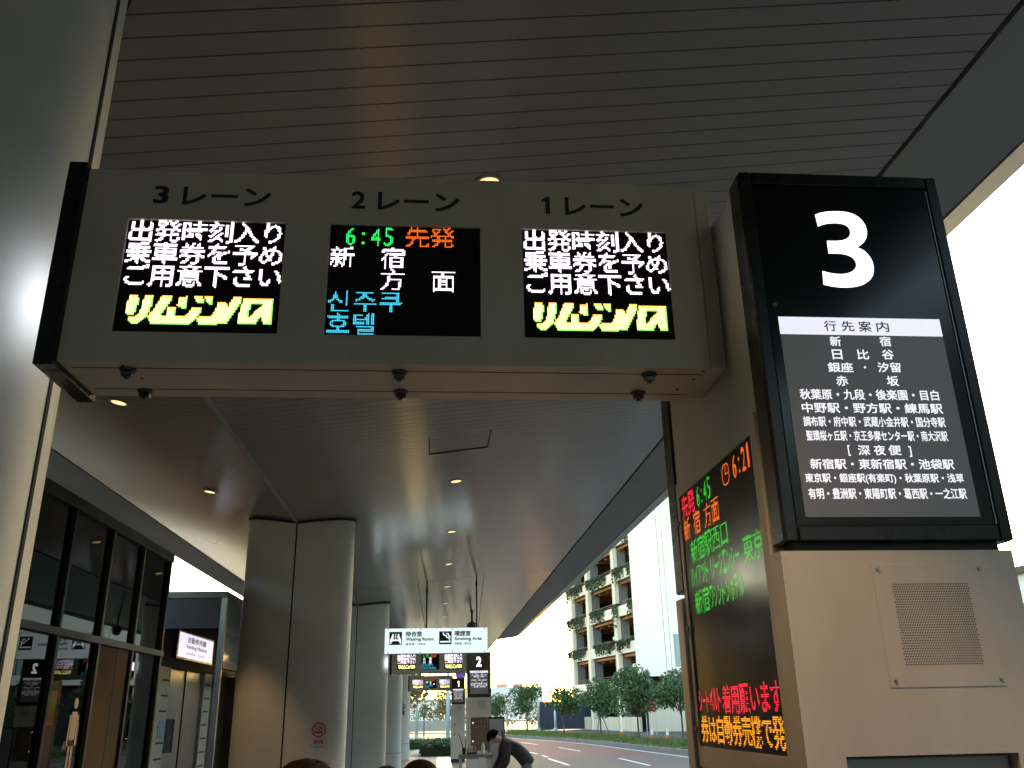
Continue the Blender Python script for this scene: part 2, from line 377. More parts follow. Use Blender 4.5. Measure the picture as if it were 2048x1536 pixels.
# ------------------------------------------------------------------ ground and roads
def structure(o): return tag(o, kind='structure')
g = MB().box(-700, 700, -500, 1500, -.4, -.19); structure(g.build('ground', M['soil']))
g = MB().box(1.82, 60, -60, 98, -.30, -.15); structure(g.build('road', M['asphalt']))
g = MB().box(-14, 1.65, -60, 41.5, -.18, 0); structure(g.build('pavement', M['paving']))
g = MB().box(1.65, 1.82, -60, 41.5, -.18, .004); structure(g.build('kerb', M['concrete'], bevel=.015))
# paving joints and tactile strip
g = MB()
for i in range(21): g.box(-3.8+i*.6-.6*7, -3.8+i*.6-.6*7+.006, -11, 41, 0, .0015)
for i in range(86): g.box(-8, 1.64, -10.5+i*.6, -10.494+i*.6, 0, .0015)
structure(g.build('paving_joint', M['dark_wall']))
g = MB()
for k in range(118):
    y = 5.6 + k*.302
    g.box(.05, .61, y, y+.298, .0, .004)
    for i in range(4): g.box(.10+i*.125, .145+i*.125, y+.02, y+.28, .004, .009)
structure(g.build('tactile_paving', M['yellow']))
# grass verge on the far side of the road, with its kerb
KERB = [(12.2, -20), (12.0, 10), (11.6, 28), (11.1, 40.5), (10.55, 48), (9.9, 56), (8.6, 64), (7.0, 71), (5.3, 77.5), (2.5, 85), (-3, 92)]
BACK = [(16.6, -20), (16.2, 10), (15.6, 28), (14.3, 44), (13.6, 52), (12.9, 60), (11.6, 70), (10.0, 79), (8.0, 87), (5.0, 94), (-1, 101)]
g = MB(); kb = MB()
for (a, b), (c, d) in zip(zip(KERB, BACK), zip(KERB[1:], BACK[1:])):
    g.add([(a[0]+.16, a[1], .0), (c[0]+.16, c[1], .0), (d[0], d[1], .02), (b[0], b[1], .02)], [(3, 2, 1, 0)])
    kb.add([(a[0], a[1], -.15), (c[0], c[1], -.15), (c[0]+.03, c[1], .02), (a[0]+.03, a[1], .02), (c[0]+.17, c[1], .02), (a[0]+.17, a[1], .02)], [(0, 3, 2, 1), (3, 5, 4, 2)])
structure(g.build('verge', M['grassdry'])); structure(kb.build('kerb', M['kerbstone']))
# red bus lane, lane dashes, edge line
def ribbon(mb, pts, wd, z):
    L = []
    for i, p in enumerate(pts):
        a = Vector(pts[max(0, i-1)]); b = Vector(pts[min(len(pts)-1, i+1)]); t = (b-a).normalized(); n = Vector((-t.y, t.x))*wd/2
        L.append((Vector(p)+n, Vector(p)-n))
    for (a, b), (c, d) in zip(L, L[1:]): mb.add([(b.x, b.y, z), (d.x, d.y, z), (c.x, c.y, z), (a.x, a.y, z)], [(0, 1, 2, 3)])
g = MB()
g.add([(x, y, -.146) for x, y in [(5.05, 41.2), (9.9, 41.2), (9.6, 48), (8.9, 56), (7.6, 64), (6.1, 71), (4.7, 76), (3.2, 80), (3.9, 66), (4.75, 53)]], [tuple(range(10))])
structure(g.build('bus_lane', M['redlane']))
g = MB()
ribbon(g, [(4.66, 47.4), (4.86, 45.0)], .13, -.142); ribbon(g, [(4.90, 43.6), (4.93, 41.6)], .13, -.142)
ribbon(g, [(4.82, 40.4), (4.96, 35.2)], .15, -.142); ribbon(g, [(5.0, 31.5), (5.05, 26.5)], .15, -.142)
ribbon(g, [(7.66, 39.4), (7.70, 33.8)], .15, -.142); ribbon(g, [(7.72, 28.8), (7.74, 23.6)], .15, -.142)
ribbon(g, [(6.83, 52.3), (7.2, 46.9)], .13, -.140); ribbon(g, [(5.6, 62), (6.2, 57.5)], .13, -.140)
ribbon(g, [(x-.75, y) for x, y in KERB[1:9]], .15, -.142)
structure(g.build('road_marking', M['paint']))
# far side service road and the lawn beyond the end of the stop
g = MB(); g.add([(x, y, -.13) for x, y in [(16.6, -20), (60, -20), (60, 70), (40, 80), (15, 84), (11, 80), (13.0, 60), (14.4, 44), (16.2, 10)]], [tuple(range(9))])
structure(g.build('service_road', M['asphalt']))
g = MB(); g.add([(x, y, -.02) for x, y in [(-30, 41.5), (1.7, 41.5), (1.7, 78), (-30, 82)]], [(0, 1, 2, 3)]); structure(g.build('lawn', M['grassdry']))
g = MB(); g.add([(x, y, -.06) for x, y in [(-60, 84), (3, 80), (3.5, 93), (-60, 100)]], [(0, 1, 2, 3)]); structure(g.build('path', M['concrete']))
g = MB(); g.add([(x, y, -.05) for x, y in [(-60, 101), (8, 97), (30, 130), (-60, 140)]], [(0, 1, 2, 3)]); structure(g.build('far_lawn', M['grassdry']))
g = MB(); g.add([(-1.35, 41.5, .0), (-.75, 41.5, .0), (-.55, 50, .0), (-1.0, 50, .0)], [(0, 1, 2, 3)]); structure(g.build('garden_path', M['concrete']))

# ------------------------------------------------------------------ canopy
FX, FZ, SR, SL = -1.81, 4.095, .12, -.155
Y0, Y1 = -48.0, 46.0
def zc(x): return FZ + (SR*(x-FX) if x > FX else SL*(x-FX))
can = empty('canopy', (-1.8, 18, 4.1), 'long grey slatted bus stop canopy folded to a valley over the columns', 'canopy')
def slats(x0, x1):
    g = MB(); y = Y0; p = .1172
    while y < Y1:
        a, b = y+.0034, y+p-.0034; h = .02
        z0, z1 = zc(x0+1e-6 if x0 == FX else x0), zc(x1-1e-6 if x1 == FX else x1)
        if x0 == FX: z0 = FZ
        if x1 == FX: z1 = FZ
        g.add([(x0, a, z0), (x1, a, z1), (x1, b, z1), (x0, b, z0), (x0, a, z0+h), (x1, a, z1+h), (x1, b, z1+h), (x0, b, z0+h)],
              [(0, 3, 2, 1), (0, 1, 5, 4), (2, 3, 7, 6), (1, 2, 6, 5), (3, 0, 4, 7)])
        y += p
    return g
slats(FX+.012, 2.50).build('slat_ceiling', M['slat'], can)
slats(-4.05, FX-.012).build('slat_ceiling', M['slat'], can)
MB().box(FX-.02, FX+.02, Y0, Y1, FZ-.012, FZ+.01).build('valley_strip', M['soffit'], can)
g = MB()
for x0, x1 in ((-4.10, FX), (FX, 2.56)):
    h = .045; g.add([(x0, Y0, zc(x0)+h), (x1, Y0, zc(x1)+h), (x1, Y1, zc(x1)+h), (x0, Y1, zc(x0)+h)], [(3, 2, 1, 0)])
g.build('ceiling_backing', M['backing'], can)
def strip(x0, z0, x1, z1, y0, y1, step, gap, th=.03):
    g = MB(); y = y0
    while y < y1-.01:
        b = min(y+step-gap, y1)
        g.add([(x0, y, z0), (x1, y, z1), (x1, b, z1), (x0, b, z0), (x0, y, z0+th), (x1, y, z1+th), (x1, b, z1+th), (x0, b, z0+th)],
              [(0, 3, 2, 1), (4, 5, 6, 7), (0, 1, 5, 4), (1, 2, 6, 5), (2, 3, 7, 6), (3, 0, 4, 7)])
        y += step
    return g
strip(2.535, zc(2.535), 3.235, zc(3.235), Y0, 38.2, 3.12, .008).build('soffit_panel', M['soffit'], can)
strip(3.255, zc(3.255)-.005, 3.47, zc(3.47)+.035, Y0, 38.2, 6.24, .012).build('edge_fascia', M['fascia'], can)
strip(-4.78, zc(-4.78), -4.09, zc(-4.09), Y0, 38.2, 3.12, .008).build('soffit_panel', M['soffit'], can)
strip(-4.98, zc(-4.78)+.12, -4.80, zc(-4.78)-.005, Y0, 38.2, 6.24, .012).build('edge_fascia', M['fascia'], can)
g = MB()
for ya, yb, xa, xb in ((Y0, 38.2, -4.95, 3.45), (38.2, Y1, -4.08, 2.54)):
    prof = [(xa, zc(xa)+.09), (FX, FZ+.09), (xb, zc(xb)+.09), (xb, zc(xb)+.2), (FX, FZ+.5), (xa, zc(xa)+.2)]
    n = len(prof); g.add([(x, ya, z) for x, z in prof]+[(x, yb, z) for x, z in prof], [(i, (i+1) % n, n+(i+1) % n, n+i) for i in range(n)]+[tuple(range(n))[::-1], tuple(range(n, 2*n))])
g.build('roof_deck', M['backing'], can)
# access hatch lines in the slats
def ceil_pt(x, y, d=-.004): return (x, y, zc(x)+d)
g = MB()
for (xa, ya), (xb, yb) in (((-.095, 8.31), (-.095, 8.88)), ((-.095, 8.88), (.51, 8.84)), ((.51, 8.84), (.515, 8.28))):
    a, b = Vector(ceil_pt(xa, ya)), Vector(ceil_pt(xb, yb)); g.cyl(a, b, .007, n=4)
g.build('access_hatch', M['backing'], can)
# downlights
def downlight(x, y, label, lit=27):
    z = zc(x); t = empty('downlight', (x, y, z), label, 'downlight', 'recessed downlights in the canopy ceiling')
    sl = SR if x > FX else SL
    nrm = Vector((sl, 0, -1)).normalized(); c = Vector((x, y, z))
    u = Vector((1, 0, sl)).normalized(); v = Vector((0, 1, 0))
    def ring(mb, r0, d0, r1, d1, n=24):
        vs = [c + u*r*math.cos(2*math.pi*i/n) + v*r*math.sin(2*math.pi*i/n) + nrm*d for r, d in ((r0, d0), (r1, d1)) for i in range(n)]
        mb.add(vs, [(i, n+i, n+(i+1) % n, (i+1) % n) for i in range(n)])
    g = MB(); ring(g, .085, .0, .080, .008); ring(g, .080, .008, .060, .006); g.build('trim_ring', M['frame_l'], t, smooth=True)
    g = MB(); n = 24
    g.add([c + (u*math.cos(2*math.pi*i/n) + v*math.sin(2*math.pi*i/n))*.061 + nrm*.005 for i in range(n)], [tuple(range(n))[::-1]]); g.build('lamp_disc', E_LAMP, t)
    if lit:
        ld = bpy.data.lights.new('lamp', 'SPOT'); ld.energy = lit; ld.color = (1, .60, .30); ld.spot_size = R_(70); ld.spot_blend = .35; ld.shadow_soft_size = .07
        lo = bpy.data.objects.new('lamp', ld); COL.objects.link(lo); lo.parent = t; lo.location = nrm*.02
    return t
ordn = ['first', 'second', 'third', 'fourth', 'fifth', 'sixth', 'seventh', 'eighth', 'ninth', 'tenth', 'eleventh']
downlight(.24, .77, 'warm round downlight overhead in front of the black pylon marked 3', 27)
downlight(.24, 3.90, 'warm round downlight half hidden just above the top edge of the near lane display')
downlight(.22, 7.0, 'warm round downlight hidden behind the near lane display, just past it')
for i in range(9):
    y = 10.16 + 3.09*i
    downlight(.207, y, 'warm downlight in right-hand slats, %s one seen below near lane display' % ordn[i], 22 if i < 2 else 5 if i < 6 else 0)
downlight(-2.65, .77, 'warm round downlight in the left-hand slats behind the near column', 0)
downlight(-2.65, 3.86, 'warm round downlight in the left-hand slats level with the near lane display', 13)
for i, l in enumerate(('nearest one left of the valley strip, just under the near lane display', 'one further along left of the valley strip, above the glass room')):
    downlight(-2.655, 7.1 + 3.14*i, 'warm round downlight, ' + l, 13)
downlight(-2.66, 13.4, 'warm round downlight in the left-hand slats hidden behind the second column', 13)
downlight(-2.66, 16.5, 'warm round downlight in the left-hand slats outside the ticket machine room', 13)

# ------------------------------------------------------------------ columns
def oval(cx, cy, a, b, n=72, e=2.35):
    out = []
    for i in range(n):
        t = 2*math.pi*i/n; c, s_ = math.cos(t), math.sin(t)
        out.append((cx + a*math.copysign(abs(c)**(2/e), c), cy + b*math.copysign(abs(s_)**(2/e), s_)))
    return out
CX, CA, CB = -1.78, .69, .36
cy_list = [2.40, 11.68, 20.96, 30.24, 39.52]
clabels = ['broad oval grey column at the left edge beside the near lane display', 'broad oval grey column with the no smoking mark, second from the near one',
           'oval grey column just behind the one with the no smoking mark', 'oval grey column standing fourth along the row', 'oval grey column farthest along the row, with a small dark pictogram']
for cy, lb in zip(cy_list, clabels):
    t = empty('column', (CX, cy, 0), lb, 'column', 'oval columns carrying the canopy')
    g = MB(); pr = oval(CX, cy, CA, CB); n = len(pr)
    for z0, z1 in ((.62, 5.0),):
        g.add([(x, y, z0) for x, y in pr]+[(x, y, z1) for x, y in pr], [(i, (i+1) % n, n+(i+1) % n, n+i) for i in range(n)])
    g.build('shaft', M['column'], t, smooth=True)
    g = MB().prism(oval(CX, cy, CA+.004, CB+.004), 0, .606); g.build('base_panel', M['column'], t)
    g = MB().prism(oval(CX, cy, CA-.012, CB-.012), .60, .63); g.build('base_joint', M['backing'], t)
    g = MB()
    for x, y in ((CX-.02, cy-CB), (CX-.02, cy+CB), (CX+CA, cy), (CX-CA, cy)):
        hx, hy = (.009, .003) if abs(x-CX) < .1 else (.003, .009)
        g.box(x-hx, x+hx, y-hy, y+hy, 0, 4.9)
    g.build('panel_joint', M['backing'], t)
    g = MB(); o1, o2 = oval(CX, cy, CA+.012, CB+.012), oval(CX, cy, CA-.01, CB-.01)
    for i in range(n):
        j = (i+1) % n; a, b = o1[i], o1[j]; c, d = o2[i], o2[j]; h = .03
        g.add([(a[0], a[1], zc(a[0])-h), (b[0], b[1], zc(b[0])-h), (b[0], b[1], zc(b[0])), (a[0], a[1], zc(a[0])), (c[0], c[1], zc(c[0])-h), (d[0], d[1], zc(d[0])-h)], [(0, 1, 2, 3), (4, 5, 1, 0)])
    g.build('top_collar', M['backing'], t)
# no smoking mark on the second column
pl = Plane((-1.385, 11.68-CB*.987-.006, 1.60), (1, .09, 0)); pl.u.normalize(); pl.n = pl.u.cross(pl.v)
t = empty('no_smoking_sticker', (-1.385, 11.31, 1.4), 'round red no smoking sticker on the second column', 'sticker')
g = MB(); put_disc(g, pl, 0, 0, .083, .003, 0, 32, .068); put_line(g, pl, [(-.05, .05), (.05, -.05)], .012, .004)
g.build('red_ring', M['red'], t)
g = MB(); put_quad(g, pl, -.05, .045, -.035, -.02, .002); put_line(g, pl, [(.03, -.01), (.045, .005), (.03, .02), (.04, .04)], .008, .002); put_line(g, pl, [(.01, .0), (.022, .015), (.008, .03), (.016, .05)], .008, .002)
put_text(g, pl, '禁煙', -.055, .06, -.155, -.112, .002, .01); put_text(g, pl, 'NO SMOKING', -.08, .08, -.195, -.178, .002)
g.build('lettering', M['ink'], t)
pl = Plane((-1.40, 39.52-CB*.98-.02, 1.95), (1, .05, 0)); pl.u.normalize(); pl.n = pl.u.cross(pl.v)
g = MB(); put_disc(g, pl, 0, .1, .12, .004, 0, 20, .085); put_quad(g, pl, -.09, -.02, -.22, -.06); put_quad(g, pl, .02, .09, -.22, -.06); put_line(g, pl, [(-.07, .17), (.07, .03)], .03)
tag(g.build('pictogram_sticker', M['ink'], None, (-1.40, 39.1, 1.9)), 'small dark round pictogram sticker on the farthest column', 'sticker')

# ------------------------------------------------------------------ lane displays
BX0, BX1, BZ0, BZ1, BYF, BYB = -.95, .715, 2.595, 3.155, 2.10, 2.36
SCR = [(-.83, -.418), (-.299, .1065), (.222, .627)]; SZ0, SZ1 = 2.676, 3.004
LAB = [('3', -.773, -.733, 'レーン', -.697, -.464), ('2', -.246, -.208, 'レーン', -.175, .049), ('1', .278, .302, 'レーン', .344, .566)]
led_cache = {}
def lane_display(dy, dx, label, mid, far=False):
    t = empty('lane_display', ((BX0+BX1)/2+dx, 2.23+dy, BZ0), label, 'display', 'lane display beams spanning to the pylons')
    g = MB(); X = lambda x: x+dx; yf, yb = BYF+dy, BYB+dy; th = .02
    xs = [BX0] + [v for s_ in SCR for v in s_] + [BX1]
    for i in range(len(xs)-1):
        a, b = X(xs[i]), X(xs[i+1])
        if i % 2 == 0: g.box(a, b, yf, yf+th, BZ0, BZ1)
        else: g.box(a, b, yf, yf+th, BZ0, SZ0); g.box(a, b, yf, yf+th, SZ1, BZ1)
    hb = g.build('front_panel', M['cream'], t)
    g = MB().box(X(BX0), X(BX1), yf+th, yb, BZ0+.0, BZ0+.02); g.box(X(BX0), X(BX1), yf+th, yb, BZ1-.02, BZ1); g.box(X(BX0), X(BX1), yb-.02, yb, BZ0+.02, BZ1-.02)
    g.box(X(BX0), X(BX0)+.02, yf+th, yb-.02, BZ0+.02, BZ1-.02); g.build('housing', M['cream'], t)
    g = MB().box(X(BX1)+.004, X(.764)-.002, yf+.008, yb-.006, BZ0+.006, BZ1-.004); g.build('end_sleeve', M['cream'], t, bevel=.004)
    # black end frame with the lit panel that faces the column
    g = MB(); e0, e1 = X(-1.0), X(BX0)-.002
    g.box(e0, e1, yf-.016, yf+.03, BZ0-.016, BZ1+.012); g.box(e0, e1, yb-.03, yb+.016, BZ0-.016, BZ1+.012)
    g.box(e0, e1, yf+.03, yb-.03, BZ0-.016, BZ0+.05); g.box(e0, e1, yf+.03, yb-.03, BZ1-.05, BZ1+.012)
    g.build('end_frame', M['black'], t, bevel=.003)
    g = MB().box(e0-.002, e0+.01, yf+.10, yb-.05, BZ0+.17, BZ1-.22); g.build('end_lamp', E_END, t)
    # seams and cable clamps underneath
    g = MB()
    for yy in (yf+.045, yb-.06): g.box(X(BX0)+.02, X(BX1)-.01, yy, yy+.002, BZ0-.0012, BZ0)
    for x, yy in ((-.80, .03), (-.78, .12), (-.79, .2), (.70, .02), (.69, .08), (.665, .16)): g.cyl((X(x), yf+yy, BZ0-.002), (X(x), yf+yy, BZ0), .004, n=8)
    g.build('underside_seam', M['backing'], t)
    for x, yy in ((-.795, .055), (-.80, .215), (-.105, .05), (-.107, .2), (.558, .045), (.56, .19)):
        g = MB(); cx, cy = X(x), yf+yy
        g.cyl((cx, cy, BZ0), (cx, cy, BZ0-.007), .022, .020, 16); g.box(cx-.014, cx+.014, cy-.008, cy+.008, BZ0-.02, BZ0-.007); g.cyl((cx, cy, BZ0-.02), (cx, cy, BZ0-.027), .007, n=8)
        g.build('clamp', M['dsteel'], t, bevel=.0015)
    pl = Plane((0, yf, 0), (1, 0, 0))
    for (d, a, b, k, c, e) in LAB:
        g = MB()
        if d == '1': put_one(g, pl, X(a), X(b), 3.052, 3.107, .0015)
        else: put_text(g, pl, d, X(a), X(b), 3.052, 3.107, .0015, .022, 0, 4)
        g.build('lane_number', M['ink'], t)
        g = MB(); put_text(g, pl, k, X(c), X(e), 3.050, 3.107, .0015, .022, 0, 4); g.build('lane_lettering', M['ink'], t)
    pls = Plane((0, yf+.008, 0), (1, 0, 0))
    for i, (a, b) in enumerate(SCR):
        s_ = MB().box(X(a), X(b), yf+.008, yf+.016, SZ0, SZ1).build('led_screen', M['led_off'], t)
        g = MB(); (mid if i == 1 else LN).mesh(g, pls, X(a), X(b), SZ0, SZ1, .86 if i != 1 else .72, .0012)
        g.build('led_text', LEDM, s_)
    g = MB().cyl((X(.70), yf+.06, BZ1), (X(.70), yf+.06, BZ1+.028), .007, .004, 8); g.build('lifting_eye', M['black'], t)
    return t
lane_display(0, 0, 'large cream lane display beam across the top of the view, three lit screens', LM_)
lane_display(18.55, -.045, 'middle lane display beam just below the hanging waiting room sign', led_middle('6:30', (('大', 8, 16), ('宮', 40, 16), ('方', 8, 32), ('面', 40, 32)), ('오미야역', '(사이타마)')))
lane_display(34.3, -.10, 'farthest and smallest lane display beam, beside the pylon marked 1', led_middle('6:35', (('横', 0, 16), ('浜', 32, 16), ('方', 32, 32), ('面', 64, 32)), ('요코하마', '시티')))

# ------------------------------------------------------------------ pylons
PANEL = (.8108, 1.2172, 2.1468, 2.6352)       # u0 u1 v0 v1 of the destination panel
ROWS3 = [[('新', .9304, .9575, 2.5595, 2.5850), ('宿', 1.0544, 1.0822, 2.5610, 2.5865)], [('日', .9309, .9554, 2.5254, 2.5507), ('比', .9931, 1.0213, 2.5261, 2.5514), ('谷', 1.0545, 1.0832, 2.5268, 2.5521)],
 [('銀座', .9153, .9767, 2.4925, 2.5174), ('・', 1.0043, 1.0086, 2.5034, 2.5078), ('汐留', 1.0381, 1.0951, 2.4937, 2.5187)], [('赤', .9301, .9589, 2.4582, 2.4836), ('坂', 1.0545, 1.0835, 2.4591, 2.4846)],
 [('秋葉原・九段・後楽園・目白', .8373, 1.1757, 2.4235, 2.4496)], [('中野駅・野方駅・練馬駅', .8376, 1.1786, 2.3908, 2.4160)], [('調布駅・府中駅・武蔵小金井駅・国分寺駅', .8367, 1.1781, 2.3571, 2.3822)],
 [('聖蹟桜ヶ丘駅・京王多摩センター駅・南大沢駅', .8388, 1.1772, 2.3235, 2.3482)], [('[', .9321, .9373, 2.2876, 2.3129), ('深', .9561, .9841, 2.2891, 2.3131), ('夜', .9937, 1.0211, 2.2893, 2.3133), ('便', 1.0287, 1.0589, 2.2895, 2.3134), (']', 1.0769, 1.0831, 2.2855, 2.3112)],
 [('新宿駅・東新宿駅・池袋駅', .8384, 1.1790, 2.2562, 2.2805)], [('東京駅・銀座駅(有楽町)・秋葉原駅・浅草', .8219, 1.1954, 2.2220, 2.2465)], [('有明・豊洲駅・東陽町駅・葛西駅・一之江駅', .8244, 1.1946, 2.1873, 2.2123)]]
ROWS2 = [([('大', .3, .37), ('宮', .62, .69)], .118), ([('さいたま新都心・浦和・和光', .08, .92)], .19), ([('武蔵浦和・北朝霞', .2, .8)], .26), ([('志', .45, .52)], .33),
 ([('所沢駅・川越・新所沢', .08, .92)], .41), ([('柏', .3, .37), ('駅', .62, .69)], .49), ([('春日部駅・新越谷駅・草加駅', .05, .95)], .56), ([('柏の葉・流山おおたかの森', .05, .95)], .63), ([('深谷駅・熊谷駅', .2, .85)], .70)]
ROWS1 = [([('横浜駅', .3, .7)], .12), ([('新横浜駅・みなとみらい', .06, .94)], .22), ([('赤レンガ・山下公園', .1, .9)], .32), ([('たまプラーザ駅', .12, .88)], .42), ([('戸塚駅・藤沢駅', .1, .9)], .52), ([('大船・鎌倉', .2, .8)], .62), ([('相模大野駅・町田', .1, .9)], .72)]
def frac_rows(R):
    u0, u1, v0, v1 = PANEL
    return [[(t, u0+(u1-u0)*a, u0+(u1-u0)*b, v1-(v1-v0)*(fc+.026), v1-(v1-v0)*(fc-.026)) for t, a, b in it] for it, fc in R]
def pylon(dx, dy, num, nb, rows, label, kind):
    X = lambda x: x+dx; Yq = lambda y: y+dy
    t = empty('pylon', (X(1.02), Yq(2.32), 0), label, 'pylon', 'numbered bus stop pylons along the kerb')
    MB().box(X(.764), X(1.280), Yq(1.937), Yq(2.698), 0, 3.035).build('core', M['cream'], t, bevel=.004)
    for front in (True, False):
        ya, yb = (1.862, 1.937) if front else (2.698, 2.79); yo, yi = (ya, yb) if front else (yb, ya)
        a, b = sorted((yo, yi))
        if kind == 'plain' and front:
            MB().box(X(.745), X(1.277), Yq(a), Yq(b), .12, 2.073).build('cabinet', M['cream'], t, bevel=.004)
        elif front:
            # cabinet front with a recessed opening
            g = MB(); ox0, ox1, oz0, oz1 = .828, 1.196, .98, 1.657
            g.box(X(.745), X(ox0), Yq(a), Yq(b), .12, 2.073); g.box(X(ox1), X(1.277), Yq(a), Yq(b), .12, 2.073); g.box(X(ox0), X(ox1), Yq(a), Yq(b), oz1, 2.073); g.box(X(ox0), X(ox1), Yq(a), Yq(b), .12, oz0)
            g.build('cabinet', M['cream'], t)
            if kind == 'open':
                g = MB().box(X(ox0), X(ox1), Yq(b)-.008, Yq(b)-.004, oz0, oz1); eq = g.build('equipment_bay', M['copper'], t)
                g = MB()
                for i in range(4):
                    for k in range(5): g.box(X(ox0)+.03+i*.085, X(ox0)+.085+i*.085, Yq(b)-.035, Yq(b)-.008, oz0+.04+k*.125, oz0+.125+k*.125)
                g.build('circuit_module', M['dsteel'], eq)
                g = MB()
                for k in (1, 4): g.box(X(ox0)+.035, X(ox0)+.06, Yq(b)-.04, Yq(b)-.036, oz0+.05+k*.125, oz0+.08+k*.125)
                g.build('pilot_lamp', E_LAMP, eq)
            else:
                MB().box(X(ox0)+.003, X(ox1)-.003, Yq(b)-.045, Yq(b)-.01, oz0+.003, oz1-.003).build('cabinet_door', M['frame_l'], t, bevel=.004)
        else:
            MB().box(X(.748), X(1.277), Yq(a), Yq(b)-.02, .12, 2.073).build('rear_cabinet', M['cream'], t, bevel=.004)
        MB().box(X(.78), X(1.255), Yq(a)+.012, Yq(b)-.012, 2.073, 2.092).build('head_neck', M['dark_wall'], t)
        hd = MB().box(X(.757), X(1.284), Yq(a)+(0 if front else .002), Yq(b), 2.092, 3.042).build('head', M['black'], t, bevel=.005)
        if front:
            fy = Yq(a)
            g = MB()      # raised rim of the sign door
            for x0, x1, z0, z1 in ((.757, .788, 2.092, 3.042), (1.253, 1.284, 2.092, 3.042), (.788, 1.253, 3.006, 3.042), (.788, 1.253, 2.092, 2.128)):
                g.box(X(x0)+.001, X(x1)-.001, fy-.008, fy-.0005, z0+.001, z1-.001)
            g.build('sign_rim', M['black'], hd, bevel=.003)
            MB().box(X(1.2495), X(1.2525), fy-.006, fy, 2.13, 3.0).build('door_seal', M['frame_l'], hd)
            pl = Plane((0, fy, 0), (1, 0, 0))
            MB().box(X(.79), X(1.248), fy-.003, fy-.0005, 2.13, 3.004).build('sign_face', M['gloss'], hd)
            g = MB()
            if num == '3': g.add([pl.p(X(1.008)+a, 2.826+b, .0045) for a, b in reversed(NUM3)], [tuple(range(len(NUM3)))])
            elif num == '1': put_one(g, pl, X(nb[0]), X(nb[1]), 2.721, 2.936, .0045)
            else: put_text(g, pl, num, X(nb[0]), X(nb[1]), 2.721, 2.936, .0045, .03, 0, 7)
            g.build('numeral', E_NUM, hd)
            u0, u1, v0, v1 = PANEL; H = v1-v0; Wd = u1-u0
            g = MB(); put_quad(g, pl, X(u0), X(u1), v0, v1-.046, .0042); pn = g.build('destination_panel', E_PANEL, hd)
            g = MB(); put_quad(g, pl, X(u0), X(u1), v1-.046, v1, .0042); hp = g.build('header_band', E_BOX, hd)
            g = MB()
            for ch, a, b in (('行', .922, .952), ('先', .9652, .9969), ('案', 1.0083, 1.0401), ('内', 1.0528, 1.0843)):
                put_text(g, pl, ch, X(a), X(b), 2.5985, 2.6262, .0052, .012)
            g.build('header_lettering', M['ink'], hp)
            for items in rows:
                g = MB()
                for s_, a, b, c, e in items:
                    if s_ == '・': put_disc(g, pl, X((a+b)/2), (c+e)/2, .0028, .0052)
                    else: put_text(g, pl, s_, X(a), X(b), c, e, .0052, .012)
                g.build('destination_line', E_TXT, pn)
            g = MB().cyl((X(.806), fy-.008, 2.665), (X(.806), fy, 2.665), .006, n=12); g.build('lock', M['dsteel'], hd)
            # loudspeaker plate below the head
            g = MB().box(X(.945), X(1.201), fy-.0014, fy-.0002, 1.787, 2.044); sp = g.build('speaker_plate', M['cream'], t, bevel=.001, segs=1)
            g = MB(); nx, nz = 32, 32
            for j in range(nz):
                for i in range(nx):
                    cu = X(.986)+(.174/nx)*(i+.5*(j % 2)); cv = 1.830+(.172/nz)*(j+.5)
                    put_disc(g, pl, cu, cv, .0017, .0018, 0, 6)
            g.build('perforation', M['backing'], sp)
            for x, z in ((.958, 2.032), (1.19, 2.032), (.958, 1.80), (1.19, 1.80)):
                MB().cyl((X(x), fy-.0045, z), (X(x), fy-.0012, z), .0032, .0042, 10).build('screw', M['steel'], sp)
    MB().box(X(.75), X(1.272), Yq(1.87), Yq(2.76), 0, .12).build('plinth', M['dark_wall'], t)
    # screen door on the platform side
    g = MB(); ya, yb, za, zb = 1.955, 2.69, 1.60, 2.425; sa, sb, sc, se = 1.995, 2.662, 1.653, 2.380
    xo = .757
    g.box(X(xo), X(.7635), Yq(ya), Yq(sa), za, zb); g.box(X(xo), X(.7635), Yq(sb), Yq(yb), za, zb); g.box(X(xo), X(.7635), Yq(sa), Yq(sb), za, sc); g.box(X(xo), X(.7635), Yq(sa), Yq(sb), se, zb)
    dr = g.build('screen_door', M['cream'], t)
    s_ = MB().box(X(.7605), X(.7636), Yq(sa), Yq(sb), sc, se).build('led_screen', M['gloss'], dr)
    pl = Plane((X(.7605), 0, 0), (0, -1, 0))
    g = MB(); LS.mesh(g, pl, -Yq(sb)+.004, -Yq(sa)-.0, sc+.006, se-.006, .62, .0008); g.build('led_text', LEDM, s_)
    for z in (2.30, 1.98, 1.70): MB().cyl((X(.751), Yq(2.678), z), (X(.757), Yq(2.678), z), .008, n=10).build('door_lock', M['dsteel'], dr)
    MB().box(X(.759), X(.7635), Yq(ya), Yq(yb), .2, 1.585).build('lower_side_door', M['cream'], t)
    if kind == 'plain':
        for z in (.95, 1.30): MB().box(X(.86), X(.90), Yq(1.845), Yq(1.862), z, z+.09).build('handle', M['dsteel'], t)
    if kind == 'open':
        x = X(1.21); y = Yq(1.86)
        d_ = MB().box(x, x+.36, y-.05, y-.03, .52, 1.66).build('cabinet_door', M['black'], t, bevel=.004)
        MB().box(x+.02, x+.335, y-.056, y-.051, .56, 1.62).build('door_lining', M['frame_l'], d_)
        MB().box(x+.29, x+.32, y-.075, y-.0565, 1.22, 1.36).build('handle', M['black'], d_)
    return t
pylon(0, 0, '3', (.952, 1.072), ROWS3, 'tall cream pylon with a black lit head marked 3, nearest of the pylons', 'door')
pylon(-.065, 18.75, '2', (.955, 1.07), frac_rows(ROWS2), 'cream pylon with a black head marked 2 and its cabinet door open', 'open')
